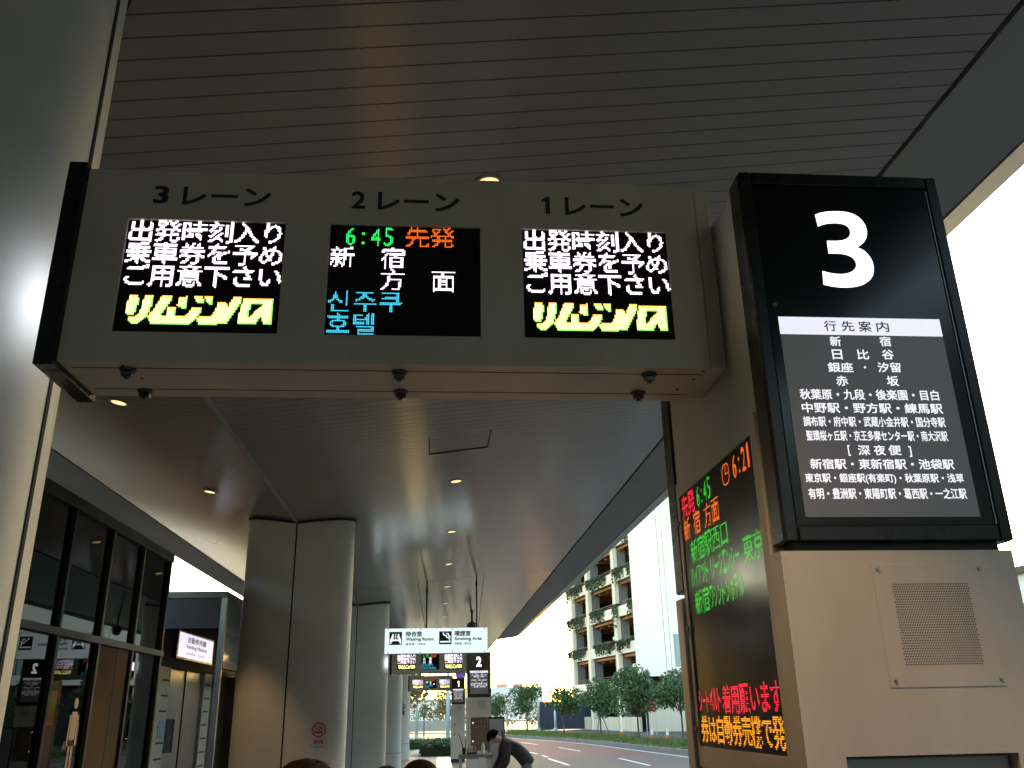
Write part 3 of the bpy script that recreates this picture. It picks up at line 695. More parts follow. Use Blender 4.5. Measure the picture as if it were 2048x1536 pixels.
pylon(-.16, 34.4, '1', (.985, 1.055), frac_rows(ROWS1), 'cream pylon with a black head marked 1, farthest and smallest', 'plain')

# ------------------------------------------------------------------ hanging waiting room sign
sg = empty('hanging_sign', (0, 18.2, 2.875), 'long backlit white hanging sign for the waiting room and smoking area', 'sign')
MB().box(-1.035, 1.018, 18.17, 18.31, 2.868, 3.362).build('sign_box', M['frame_l'], sg, bevel=.004)
pl = Plane((0, 18.17, 0), (1, 0, 0))
g = MB(); put_quad(g, pl, -1.028, 1.011, 2.875, 3.355, .002); sf = g.build('sign_face', E_SIGN, sg)
pb = Plane((0, 18.31, 0), (-1, 0, 0)); g = MB(); put_quad(g, pb, -1.011, 1.028, 2.875, 3.355, .002); g.build('sign_face', E_SIGN, sg)
g = MB()
for x in (-.94, .045):
    g = MB(); put_quad(g, pl, x, x+.25, 3.04, 3.29, .004); g.build('pictogram_field', M['ink'], sf)
for s_, a, b, z0, z1, o_ in (('待合室', -.62, -.295, 3.195, 3.30, .035), ('Waiting Room', -.615, -.06, 3.098, 3.178, .03), ('候车室・대합실', -.615, -.225, 3.03, 3.075, .02),
                   ('喫煙室', .355, .675, 3.195, 3.30, .035), ('Smoking Area', .355, .90, 3.098, 3.178, .03), ('吸烟室・흡연실', .355, .68, 3.03, 3.075, .02)):
    g = MB(); put_text(g, pl, s_, a, b, z0, z1, .004, o_); g.build('lettering', M['ink'], sf)
g = MB()
for x in (-.96, -.32, .31, .95):
    for z in (2.895, 3.335): put_disc(g, pl, x, z, .012, .004, 0, 10)
g.build('fixing_screw', M['ink'], sf)
g = MB()
for cx in (-.87, -.76): put_disc(g, pl, cx, 3.235, .018, .006, 0, 12); put_line(g, pl, [(cx, 3.2), (cx+(-.03 if cx < -.8 else .03), 3.12)], .05, .006)
put_line(g, pl, [(-.915, 3.07), (-.90, 3.13), (-.73, 3.13), (-.715, 3.07)], .03, .006); put_line(g, pl, [(-.815, 3.13), (-.815, 3.25)], .014, .006)
put_quad(g, pl, .065, .275, 3.075, 3.105, .006); put_line(g, pl, [(.125, 3.265), (.135, 3.225), (.185, 3.205), (.20, 3.175), (.25, 3.16), (.255, 3.115)], .02, .006); put_line(g, pl, [(.19, 3.25), (.23, 3.24), (.235, 3.205), (.275, 3.18)], .02, .006)
g.build('pictogram', E_SIGN, sf)
for x in (-.21, .80): MB().cyl((x, 18.24, 3.36), (x, 18.24, zc(x)), .016, n=10).cyl((x, 18.24, zc(x)-.22), (x, 18.24, zc(x)-.15), .03, n=10).build('hanging_rod', M['frame'], sg)
for x, x2 in ((-.23, -.40), (.83, .95)): MB().cyl((x, 18.24, 3.36), (x2, 18.24, zc(x2)), .006, n=6).build('stay_wire', M['frame'], sg)
dc = empty('dome_camera', (.98, 25.4, 4.0), 'small dark dome camera on a short pole under the canopy', 'camera')
MB().cyl((.98, 25.4, 4.14), (.98, 25.4, zc(.98)), .03, n=12).cyl((.98, 25.4, zc(.98)-.03), (.98, 25.4, zc(.98)), .06, n=12).build('pole', M['frame'], dc)
MB().sphere((.98, 25.4, 4.02), .15, .15, .15, t1=math.pi*.5).build('shroud', M['frame_l'], dc, smooth=True)
MB().sphere((.98, 25.4, 4.02), .12, .12, .12, t0=math.pi*.5).build('dome', M['gloss'], dc, smooth=True)

# ------------------------------------------------------------------ glass waiting room on the left
gr = empty('glass_room', (-3.85, 13.0, 0), 'dark glass walled room beside the platform on the left', 'room')
GX = -3.85; ys = [13.02, 11.82, 10.66, 9.50, 8.34, 7.18, 6.02]; zt = 2.61; ztop = 3.96
g = MB()
for i, y in enumerate(ys): g.box(GX-.05, GX+.05, y-.03, y+.03, .06, ztop-.10)
g.build('mullion', M['frame'], gr, bevel=.003)
MB().box(GX-.045, GX+.06, 5.9, 13.10, zt-.045, zt+.03).build('transom', M['frame'], gr, bevel=.003)
MB().box(GX-.12, GX+.055, 5.9, 13.10, ztop-.10, ztop+.02).build('eaves_beam', M['frame'], gr, bevel=.004)
MB().box(-9.0, GX-.12, 5.9, 13.10, ztop-.06, ztop+.06).build('roof', M['dark_wall'], gr)
MB().box(GX-.06, GX+.06, 5.9, 13.10, 0, .06).build('sill', M['frame'], gr)
for a, b in zip(ys, ys[1:]):
    MB().box(GX-.008, GX+.004, b+.03, a-.03, zt+.03, ztop-.10).build('glass_pane', M['glass'], gr)
    if abs(a-11.82) > .01: MB().box(GX-.008, GX+.004, b+.03, a-.03, .06, zt-.045).build('glass_pane', M['glass'], gr)
MB().box(GX-.03, GX+.012, 10.69, 11.79, .06, zt-.05).build('door', M['brown'], gr)
g = MB().box(GX+.012, GX+.016, 11.36, 11.375, .06, zt-.05).build('door_joint', M['dark_wall'], gr)
MB().box(-9, -8.95, 5.9, 13.1, 0, ztop-.06).box(-8.95, GX-.1, 13.04, 13.10, 0, ztop-.06).box(-8.95, GX-.1, 5.9, 5.96, 0, ztop-.06).build('inner_wall', M['dark_wall'], gr)
MB().box(-6.2, -6.15, 5.96, 13.04, 0, 2.6).build('partition', M['brown'], gr)
# decal of the rest room on the lower pane
pl = Plane((GX+.006, 0, 0), (0, 1, 0))
dk = empty('restroom_decal', (GX+.01, 10.35, 1.2), 'navy restroom panel with a pale standing figure on the glass room', 'sign')
MB().box(GX-.02, GX-.010, 10.05, 10.63, .06, zt-.05).build('panel', M['navy'], dk)
g = MB(); cu = 10.33
put_disc(g, pl, cu, 1.93, .055, .003, 0, 16); put_line(g, pl, [(cu, 1.80), (cu, 1.55)], .15, .003); put_line(g, pl, [(cu-.10, 1.80), (cu-.115, 1.52)], .045, .003); put_line(g, pl, [(cu+.10, 1.80), (cu+.115, 1.52)], .045, .003)
put_line(g, pl, [(cu-.04, 1.55), (cu-.045, 1.12)], .06, .003); put_line(g, pl, [(cu+.04, 1.55), (cu+.045, 1.12)], .06, .003)
for x in (cu-.14, cu+.10): put_disc(g, pl, x, 1.00, .03, .003, 0, 10); put_line(g, pl, [(x, .94), (x, .78)], .06, .003); put_line(g, pl, [(x+.05, .80), (x+.10, .95)], .02, .003)
put_text(g, pl, '男子お手洗', cu-.24, cu+.24, .60, .70, .003, .01); put_text(g, pl, 'Men', cu-.08, cu+.08, .50, .56, .003)
g.build('figure', mat('pale_decal', (.62, .52, .40), .6, var=.05), dk)

# ------------------------------------------------------------------ ticket machine room
vr = empty('ticket_room', (-4.4, 17, 0), 'low dark room with a porch behind the glass room on the left', 'room')
VX, VY = -3.88, 16.97
MB().box(-9.0, VX, VY, 26, 3.84, 3.96).build('roof', M['frame'], vr, bevel=.005)
MB().box(VX-.10, VX, VY, VY+.10, 0, 3.84).box(VX-.10, VX, 22.2, 22.3, 0, 3.84).build('post', M['frame_l'], vr)
MB().box(-9.0, VX-.10, VY+.02, VY+.06, 3.30, 3.84).build('front_band', M['dark_wall'], vr)
MB().box(VX-.06, VX-.02, VY+.10, 26, 2.72, 3.84).build('side_band', M['window'], vr)
MB().box(VX-.10, VX+.01, VY+.10, 26, 2.60, 2.72).build('side_rail', M['frame'], vr)
MB().box(-9.0, -5.18, VY+.02, VY+.08, 0, 3.30).build('front_wall', M['dark_wall'], vr)
MB().box(-5.06, -5.0, VY+.1, 26, 2.66, 3.84).build('fascia_wall', M['dark_wall'], vr)
MB().box(-5.18, -4.995, VY-.02, 17.86, 0, 2.66).box(-5.18, -4.995, 20.45, 21.10, 0, 2.66).build('pillar', mat('pale_pillar', (.46, .45, .43), .5, var=.06), vr)
g = MB()
for z in [.25+.27*i for i in range(9)]:
    for y0, y1 in ((17.36, 17.80), (20.55, 20.98)): g.box(-4.995, -4.990, y0, y1, z, z+.035)
g.build('notice_strip', M['dark_wall'], vr)
MB().box(-4.995, -4.988, 17.40, 17.78, 1.42, 1.72).build('notice', mat('pale_blue_notice', (.25, .42, .55), .6, var=.2, scale=9), vr)
MB().box(-5.12, -5.08, 17.86, 19.2, 0, 2.66).box(-5.10, -5.06, 19.2, 20.45, 0, 2.66).build('door', M['steel'], vr)
MB().box(-5.078, -5.074, 18.1, 18.75, 1.15, 1.75).build('door_window', M['window'], vr)
MB().box(-5.078, -5.06, 19.19, 19.215, 0, 2.6).build('door_joint', M['backing'], vr)
MB().box(-5.0, VX-.1, 22.6, 22.66, 0, 2.66).build('end_wall', M['brown'], vr)
MB().box(-5.06, -5.0, 21.1, 26, 0, 2.66).box(-9.0, -8.95, VY+.1, 26, 0, 3.84).box(-8.95, -5.06, 25.95, 26, 0, 3.84).build('rear_wall', M['dark_wall'], vr)
MB().box(-4.998, -4.994, 21.6, 21.75, 2.95, 3.15).build('small_sign', E_YLIT, vr)
vs = empty('ticket_machine_sign', (-4.96, 19.26, 2.87), 'backlit white ticket vending machine sign on the dark wall', 'sign')
MB().box(-4.998, -4.93, 17.84, 20.70, 2.835, 3.365).build('sign_frame', M['black'], vs, bevel=.005)
pl = Plane((-4.93, 0, 0), (0, 1, 0)); g = MB(); put_quad(g, pl, 17.92, 20.62, 2.875, 3.33, .002); sf = g.build('sign_face', E_VEND, vs)
g = MB(); put_text(g, pl, '自動券売機', 18.55, 20.0, 3.165, 3.285, .004, .02); put_text(g, pl, 'Vending Machine', 18.45, 20.12, 3.035, 3.135, .004, .02); put_text(g, pl, '自动售票机・자동매표기', 18.5, 20.05, 2.935, 2.99, .004)
g.build('lettering', M['ink'], sf)

# ------------------------------------------------------------------ plants
def crown_mesh(name, blobs, n, size, seed, mats, flat=.0):
    q = random.Random(seed); g = MB()
    tot = sum(b[3]*b[4]*b[5] for b in blobs)
    for bx, by, bz, rx, ry, rz in blobs:
        k = int(n*rx*ry*rz/tot)
        for _ in range(k):
            while True:
                p = Vector((q.uniform(-1, 1), q.uniform(-1, 1), q.uniform(-1, 1)))
                if .25 < p.length < 1: break
            p = p * (.55+.45*q.random()**.5) / max(p.length, .5) * min(1, p.length+.3)
            c = Vector((bx+p.x*rx, by+p.y*ry, bz+p.z*rz))
            d = Vector((q.gauss(0, 1), q.gauss(0, 1), q.gauss(0, .7))).normalized(); s_ = size*q.uniform(.6, 1.4)
            e = d.orthogonal().normalized(); e = (Matrix.Rotation(q.uniform(0, 6.28), 3, d) @ e); f = d.cross(e)*.5
            g.add([c-e*s_*.5, c+f*s_*.5, c+e*s_*.6, c-f*s_*.5], [(0, 1, 2, 3)], 1 if q.random() < .15 and len(mats) > 1 else 0)
    return g
M['leaf_hi'] = mat('young_leaves', (.09, .16, .04), .6, var=.3, scale=1.3)
def make_tree(loc, h, cr, label, seed, group='young trees along the verge', mats=None, n=2600, trunk_h=None, name='tree', lean=0, size=None):
    q = random.Random(seed); x, y, z = loc; th = trunk_h or h*.36
    t = empty(name, loc, label, 'tree', group)
    g = MB(); r = .035*h/4+.02
    pts = [Vector((x, y, z-.05)), Vector((x+lean*.3, y, z+th*.6)), Vector((x+lean, y, z+th)), Vector((x+lean*1.2, y, z+h*.75))]
    rr = [r*1.3, r, r*.85, r*.35]
    for i in range(3): g.cyl(pts[i], pts[i+1], rr[i], rr[i+1], 8)
    blobs = []
    for i in range(7):
        a = q.uniform(0, 6.28); b = pts[2] + Vector((0, 0, q.uniform(-.1, .35)*(h-th)*.6))
        e = Vector((x+lean+math.cos(a)*cr*q.uniform(.35, .62), y+math.sin(a)*cr*q.uniform(.35, .62), z+th+(h-th)*q.uniform(.18, .78)))
        g.cyl(b, e, r*.45, r*.12, 6)
        s_ = cr*q.uniform(.42, .60); blobs.append((e.x, e.y, e.z, s_, s_, s_*q.uniform(.65, .9)))
    blobs.append((x+lean, y, z+h-.42*cr, cr*.55, cr*.55, cr*.45))
    blobs.append((x+lean, y, z+th+(h-th)*.45, cr*.6, cr*.6, (h-th)*.38))
    g.build('trunk', M['bark'], t, smooth=True)
    crown_mesh('crown', blobs, n, size or .16*cr/1.3, seed+1, [0, 1]).build('crown', mats or [M['leaf'], M['leaf_hi']], t)
    return t
make_tree((13.1, 49.2, 0), 3.8, 1.6, 'young green tree on the verge nearest the pylon, in front of the white wall', 11, trunk_h=1.4)
make_tree((12.3, 56.5, 0), 4.4, 1.75, 'largest round green tree on the verge, in front of the car park corner', 12, n=3200, trunk_h=1.35)
make_tree((11.4, 64.5, 0), 4.0, 1.65, 'staked green tree on the verge in front of the planted car park', 13, trunk_h=1.4)
make_tree((9.6, 70, 0), 3.75, 1.6, 'dark green tree on the verge left of the car park, against the navy hoarding', 14, trunk_h=1.4, lean=-.1)
make_tree((7.75, 79.5, 0), 4.0, 1.55, 'green tree on the verge against the bright sky, right of the pylon marked 2', 15, trunk_h=1.5)
make_tree((6.3, 96, 0), 3.6, 1.5, 'green tree half hidden behind the pylon marked 2', 16, trunk_h=1.2)
make_tree((-2.9, 70, 0), 6.6, 2.6, 'tall loose tree with brownish leaves beyond the end of the columns', 17, 'trees beyond the stop', [M['leaf_b'], M['leaf']], 2600, 2.4, lean=.25)
make_tree((-1.0, 80, 0), 2.9, .9, 'slim small tree on the lawn beyond the hedge', 18, 'trees beyond the stop', n=900, trunk_h=1.3)
make_tree((1.3, 118, 0), 5.6, 2.4, 'hazy brownish tree far behind the lawn, left of the pylon marked 1', 19, 'trees beyond the stop', [M['leaf_b'], M['leaf']], 1500, 1.0)
make_tree((-6.5, 88, 0), 7.0, 3.0, 'tall tree behind the row of columns', 20, 'trees beyond the stop', [M['leaf_b'], M['leaf']], 1500, 2.2)
# staking poles of the staked tree
g = MB().cyl((11.0, 64.0, -.02), (11.35, 64.4, 1.5), .03, n=6).cyl((12.0, 64.2, -.02), (11.5, 64.5, 1.5), .03, n=6).cyl((11.0, 64.42, 1.25), (11.95, 64.42, 1.25), .025, n=6)
tag(g.build('tree_stake', M['bark'], None, (11.4, 64.3, 0)), 'thin wooden stakes leaning on the staked verge tree', 'stake')
# hedges
def hedge(x0, x1, y0, y1, h, label, seed, n):
    q = random.Random(seed); g = MB()
    for _ in range(n):
        c = Vector((q.uniform(x0, x1), q.uniform(y0, y1), 0)); 
        c.z = h*(q.random()**.6)*q.uniform(.85, 1.08) if q.random() < .5 else h*q.uniform(.85, 1.1)
        d = Vector((q.gauss(0, 1), q.gauss(0, 1), q.gauss(.4, 1))).normalized(); e = d.orthogonal().normalized(); f = d.cross(e)*.6; s_ = q.uniform(.04, .09)
        g.add([c-e*s_, c+f*s_, c+e*s_, c-f*s_], [(0, 1, 2, 3)])
    o = g.build('hedge', M['leaf'], None, ((x0+x1)/2, (y0+y1)/2, 0))
    tag(o, label, 'hedge', 'clipped hedges past the end of the stop')
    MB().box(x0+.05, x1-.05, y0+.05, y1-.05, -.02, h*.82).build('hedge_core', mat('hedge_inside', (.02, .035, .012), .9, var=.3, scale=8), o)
hedge(-7, -1.40, 42.0, 45.6, .42, 'low clipped hedge left of the pale garden path', 31, 5200)
hedge(-.70, 1.9, 42.0, 45.6, .42, 'low clipped hedge right of the pale garden path', 32, 3400)
hedge(-7, 1.9, 50.5, 54.0, .40, 'second clipped hedge row across behind the garden path', 33, 5200)
# grass tufts on the verge
g = MB(); q = random.Random(5)
def lerp_edge(t, L):
    f = t*(len(L)-1); i = min(int(f), len(L)-2); f -= i
    return (L[i][0]+(L[i+1][0]-L[i][0])*f, L[i][1]+(L[i+1][1]-L[i][1])*f)
for _ in range(15000):
    t = q.uniform(.16, .92); a, b = lerp_edge(t, KERB), lerp_edge(t, BACK); s_ = q.random()**.8
    x, y = a[0]+.25+(b[0]-a[0]-.3)*s_, a[1]+(b[1]-a[1])*s_
    tall = .10 + .28*(s_ > .32)*q.random()*(1 if math.sin(x*1.7+y*.6)+math.sin(y*.31) > -.5 else .3)
    an = q.uniform(0, 3.14); dx, dy = math.cos(an)*.035, math.sin(an)*.035; lx, ly = q.gauss(0, .08), q.gauss(0, .08)
    g.add([(x-dx, y-dy, 0), (x+dx, y+dy, 0), (x+lx, y+ly, tall)], [(0, 1, 2)])
tag(g.build('grass', M['grass']), 'ragged green grass growing on the verge across the road', 'grass', kind='stuff')
# low bush at the right end of the verge
crown_mesh('bush', [(12.6, 45.2, .35, .55, .5, .5), (12.9, 44.9, .25, .4, .4, .4)], 600, .12, 3, [0]).build('bush', M['leaf'], None, (12.6, 45.2, 0))
tag(bpy.data.objects['bush'], 'small round bush on the verge tight against the pylon', 'bush')

# ------------------------------------------------------------------ car park
B_, A_ = Vector((18.5, 83.3)), Vector((15.42, 103.67)); dv = (A_-B_); Lf = dv.length; dv.normalize(); nv = Vector((-dv.y, dv.x))   # nv points left, outwards
if nv.x > 0: nv = -nv
cp = empty('car_park', (22, 95, 0), 'multi-storey concrete car park with planted ledges and a white corner block', 'building')
LEV = [-.1, 3.65, 7.05, 10.55, 14.0, 17.45, 20.9, 24.3]
def slab(mb, t0, t1, o0, o1, z0, z1, mi=0):       # box along the facade: t along, o outwards
    P = [B_+dv*t0+nv*o0, B_+dv*t1+nv*o0, B_+dv*t1+nv*o1, B_+dv*t0+nv*o1]
    mb.add([(p.x, p.y, z0) for p in P]+[(p.x, p.y, z1) for p in P], [(0, 1, 2, 3), (7, 6, 5, 4), (0, 4, 5, 1), (1, 5, 6, 2), (2, 6, 7, 3), (3, 7, 4, 0)], mi)
def curve_pts(o, n=10, r=3.6):      # rounded far corner, o = outward offset
    c = A_ - nv*r; out = []
    for i in range(n+1):
        a = math.radians(95)*i/n
        out.append(c + (nv*math.cos(a) + dv*math.sin(a))*(r+o))
    return out
def curve_band(mb, o0, o1, z0, z1):
    a, b = curve_pts(o0), curve_pts(o1); n = len(a)
    for i in range(n-1):
        mb.add([(p.x, p.y, z) for z in (z0, z1) for p in (a[i], a[i+1], b[i+1], b[i])], [(0, 1, 2, 3), (7, 6, 5, 4), (0, 4, 5, 1), (2, 6, 7, 3)])
for z in LEV[1:]:
    g = MB(); slab(g, 0, Lf, -.25, 0, z-.20, z+.78); curve_band(g, -.25, 0, z-.20, z+.78); g.build('parapet', M['cp_conc'], cp)
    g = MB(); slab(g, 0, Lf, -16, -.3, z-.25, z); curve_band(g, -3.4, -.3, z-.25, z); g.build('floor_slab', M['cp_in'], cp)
    g = MB(); slab(g, 0, Lf, -.75, -.45, z-.50, z-.26); curve_band(g, -.75, -.45, z-.50, z-.26)
    for t in (2, 6.5, 9.5, 12, 16, 18.5): slab(g, t, t+.25, -12, -.75, z-.70, z-.26)
    g.build('edge_beam', M['cp_lit_beam'], cp)
    g = MB()
    for h in (.98, 1.2): slab(g, 0, Lf, -.20, -.18, z+h, z+h+.022)
    k = 0
    while k < Lf: slab(g, k, k+.03, -.2, -.18, z+.78, z+1.22); k += .6
    g.build('railing', M['frame'], cp)
for t in (5.2, 13.9, 20.0):
    g = MB(); slab(g, t-.34, t+.34, -.32, .10, -.15, 24.9); g.build('facade_column', M['cp_conc'], cp)
    g = MB(); slab(g, t-.30, t+.30, -1.25, -.325, -.15, 24.9); g.build('column_fin', M['cp_fin'], cp)
    g = MB(); slab(g, t+.30, t+.42, -.05, .12, -.15, 24.9); g.build('drain_pipe', M['frame_l'], cp)
g = MB()
for t in (5.2, 13.9):
    for o in (-5, -10): slab(g, t-1.2, t-.5, o-.7, o, -.15, 24.3)
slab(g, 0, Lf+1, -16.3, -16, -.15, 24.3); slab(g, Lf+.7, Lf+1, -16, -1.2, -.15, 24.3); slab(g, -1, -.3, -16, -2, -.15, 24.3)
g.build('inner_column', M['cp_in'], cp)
g = MB(); slab(g, 0, Lf+4, -14, 0, 25.0, 25.4); g.build('roof', M['cp_conc'], cp)
g = MB(); slab(g, 1, Lf-3, -.4, -.2, -.15, 1.1); g.build('ground_wall', M['beige_wall'], cp)
# lights and signs seen inside
g = MB(); g2 = MB(); g3 = MB()
for lv, t in ((2, 3.0), (3, 9.8), (4, 2.8), (5, 10.5), (2, 11.0), (1, 8.6)):
    z = LEV[lv]+2.2
    slab(g, t, t+.35, -3.05, -3, z, z+.3); slab(g, t+.6, t+.75, -3.05, -3, z, z+.25); slab(g, t+1.6, t+1.75, -3.05, -3, z-.1, z+.4)
for lv, t in ((2, 1.2), (4, 1.2)): slab(g2, t, t+.9, -2.65, -2.6, LEV[lv]+2.1, LEV[lv]+2.5)
slab(g3, 8.2, 9.2, -1.05, -1, LEV[2]+1.5, LEV[2]+1.75); slab(g3, 7.6, 8.2, -.85, -.8, LEV[1]+2.3, LEV[1]+2.55)
g.build('inner_light', E_LIT, cp); g2.build('yellow_light', E_YLIT, cp); g3.build('exit_light', E_EXIT, cp)
# white corner block: runs from the facade end towards the viewer's right
D_ = B_+Vector((4.0, -2.5)); wv = (D_-B_); wv.normalize(); wn = Vector((wv.y, -wv.x))
if wn.y > 0: wn = -wn
def wslab(mb, t0, t1, o0, o1, z0, z1):
    P = [B_+wv*t0+wn*o0, B_+wv*t1+wn*o0, B_+wv*t1+wn*o1, B_+wv*t0+wn*o1]
    mb.add([(p.x, p.y, z0) for p in P]+[(p.x, p.y, z1) for p in P], [(0, 1, 2, 3), (7, 6, 5, 4), (0, 4, 5, 1), (1, 5, 6, 2), (2, 6, 7, 3), (3, 7, 4, 0)])
g = MB(); wslab(g, -.1, 2.75, -6, .2, 4.55, 27); wslab(g, 2.8, 3.25, -6, .18, 4.55, 27); wslab(g, 3.3, 3.6, -6, .2, 4.55, 27)
wslab(g, 3.6, 26, -6, .1, 8.1, 27); wslab(g, 3.6, 26, -6, .1, 4.55, 5.3)
g.build('corner_block', M['white_wall'], cp)
g = MB()
for k in range(26): wslab(g, 3.65+k*.85, 4.42+k*.85, -.1, 0, 5.35, 8.05)
g.build('window', M['skyglass'], cp)
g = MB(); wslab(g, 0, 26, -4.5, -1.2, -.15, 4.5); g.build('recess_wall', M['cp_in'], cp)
g = MB(); wslab(g, .6, 4.6, -.9, -.3, -.15, 2.3)
for k in range(20): wslab(g, .6+k*.2, .66+k*.2, -.3, -.27, -.15, 2.3)
g.build('corrugated_wall', M['beige_wall'], cp)
# hanging plants on the ledges
pl_spots = [(5, .2, 2.0, 1.5), (5, 3.4, 2.6, 1.3), (5, 10, 2.0, 1.2), (5, 13.2, 1.6, 1.8), (4, .1, 1.0, 2.8), (4, 2.2, 3.0, 1.8), (4, 7.5, 6.2, 1.6), (4, 15.5, 4.6, 1.7), (4, 20.5, 1.6, 2.2),
            (3, .1, 1.2, 2.6), (3, 4.3, 1.4, 2.7), (3, 8.6, 3.0, 1.5), (3, 11.9, .9, 1.1), (3, 15, 5.0, 1.8), (3, 20.3, 1.8, 1.9), (2, 1.6, 3.6, 1.2), (2, 6.0, 5.8, 1.2), (2, 15.2, 4.4, 1.3), (2, 20.3, 1.6, 1.5)]
lvname = {5: 'top visible ledge', 4: 'second ledge from the top', 3: 'third ledge from the top', 2: 'lowest planted ledge'}
cnt = {}
for i, (lv, t0, ln, drop) in enumerate(pl_spots):
    q = random.Random(100+i); g = MB(); z = LEV[lv]+.78; cnt[lv] = cnt.get(lv, 0)+1
    for _ in range(int(190*ln)):
        t = t0+q.uniform(0, ln); strand = drop*(.22+.78*random.Random(int(t/.17)*31+i).random())
        k = q.random()**1.9; zz = z+.22-k*strand; o = q.uniform(.02, .30)
        if k < .12: o = q.uniform(-.3, .3)
        p = B_+dv*t+nv*o if t < Lf else curve_pts(o)[min(10, int((t-Lf)/.6)+1)] + dv*q.uniform(-.3, .3)
        c = Vector((p.x, p.y, zz)); d = Vector((q.gauss(0, 1), q.gauss(0, 1), q.gauss(0, .6))).normalized(); e = d.orthogonal().normalized(); f = d.cross(e)*.6; s_ = q.uniform(.07, .16)
        g.add([c-e*s_, c+f*s_, c+e*s_, c-f*s_], [(0, 1, 2, 3)])
    p = B_+dv*t0
    tag(g.build('hanging_plant', M['vine'], None, (p.x, p.y, z)), 'trailing plant on car park %s, %s from white block' % (lvname[lv], ordn[cnt[lv]-1]), 'plant', 'trailing plants on the car park ledges')

# ------------------------------------------------------------------ street furniture far off
def cone(x, y, z, label):
    t = empty('traffic_cone', (x, y, z), label, 'traffic cone', 'traffic cones by the car park')
    MB().box(x-.19, x+.19, y-.19, y+.19, z, z+.03).cyl((x, y, z+.03), (x, y, z+.30), .15, .105, 14).build('cone_body', M['orange'], t)
    MB().cyl((x, y, z+.30), (x, y, z+.55), .106, .068, 14).build('white_band', M['whitep'], t)
    MB().cyl((x, y, z+.55), (x, y, z+.72), .068, .03, 14).build('cone_tip', M['whitep'], t)
cone(14.48, 62.3, -.13, 'orange and white traffic cone by the red notice board, left of the pair')
cone(14.87, 59.7, -.13, 'orange and white traffic cone nearest the pylon, right of the pair')
cone(14.3, 71.8, -.13, 'orange traffic cone under the largest verge tree')
cone(6.15, 82, -.13, 'red and white traffic cone beside the open cabinet door')
nb = empty('notice_board', (16.6, 71.5, 0), 'small red notice board on two thin posts before the corrugated wall', 'notice board')
MB().cyl((16.25, 71.5, -.15), (16.25, 71.5, 2.1), .03, n=8).cyl((17.0, 71.5, -.15), (17.0, 71.5, 2.1), .03, n=8).build('post', M['greypole'], nb)
MB().box(16.18, 17.07, 71.44, 71.48, 1.6, 2.3).build('board', M['red'], nb)
def pole(x, y, h, r, label, m='greypole', cat='lamp post', arm=False, base=-.1):
    t = empty('lamp_post' if arm else 'post', (x, y, base), label, cat)
    MB().cyl((x, y, base), (x, y, base+h), r, r*.7, 12).build('shaft', M[m], t, smooth=True)
    MB().cyl((x, y, base), (x, y, base+.25), r*1.5, r*1.5, 12).build('base_collar', M[m], t)
    if arm: MB().cyl((x, y, base+h), (x+.5, y, base+h+.08), .035, n=8).box(x+.35, x+.9, y-.1, y+.1, base+h+.05, base+h+.12).build('lamp_head', M[m], t)
pole(9.0, 118, 6.0, .12, 'slender grey lamp post right of the pylon marked 2, far off', arm=True)
pole(10.7, 97.3, 4.6, .13, 'grey lamp post between two verge trees in front of the navy hoarding', arm=True)
pole(12.2, 95.5, 2.6, .14, 'short pale blue post in front of the navy hoarding', 'bluepole', 'post')
pole(-1.55, 77, 6.2, .13, 'pale blue post left on the lawn, behind the loose tree', 'bluepole', 'post')
pole(.85, 66.5, 5.6, .15, 'thick pale blue post on the lawn just left of the pylon marked 1', 'bluepole', 'post')
np_ = empty('no_parking_sign', (1.36, 52, 0), 'round blue and red no parking sign on a post above the pylon marked 1', 'road sign')
MB().cyl((1.36, 52.06, -.1), (1.36, 52.06, 4.05), .035, n=10).build('post', M['greypole'], np_)
MB().cyl((1.36, 52.0, 3.78), (1.36, 52.03, 3.78), .30, n=28).build('disc', M['red'], np_)
pl = Plane((1.36, 52.0, 3.78), (1, 0, 0)); g = MB(); put_disc(g, pl, 0, 0, .235, .004); g.build('blue_field', M['blue'], np_)
g = MB(); put_line(g, pl, [(-.17, .17), (.17, -.17)], .055, .007); g.build('red_bar', M['red'], np_)
hd_ = MB()
for i in range(10): hd_.box(11.2+i*.62, 11.81+i*.62, 101+i*.02, 101.06+i*.02, -.1, 2.75)
tag(hd_.build('hoarding', M['navy'], None, (14, 101, 0)), 'dark navy hoarding panels left of the car park', 'hoarding')
bs = empty('blue_banner', (1.15, 60, 0), 'upright navy and blue banner between the pylons marked 1 and 2', 'banner')
MB().box(1.25, 1.55, 60, 60.06, .55, 1.05).build('lower_panel', M['blue'], bs); MB().box(1.25, 1.55, 60, 60.06, 1.05, 1.7).build('upper_panel', M['navy'], bs); MB().box(1.38, 1.42, 60.07, 60.11, -.1, 1.7).build('post', M['greypole'], bs)
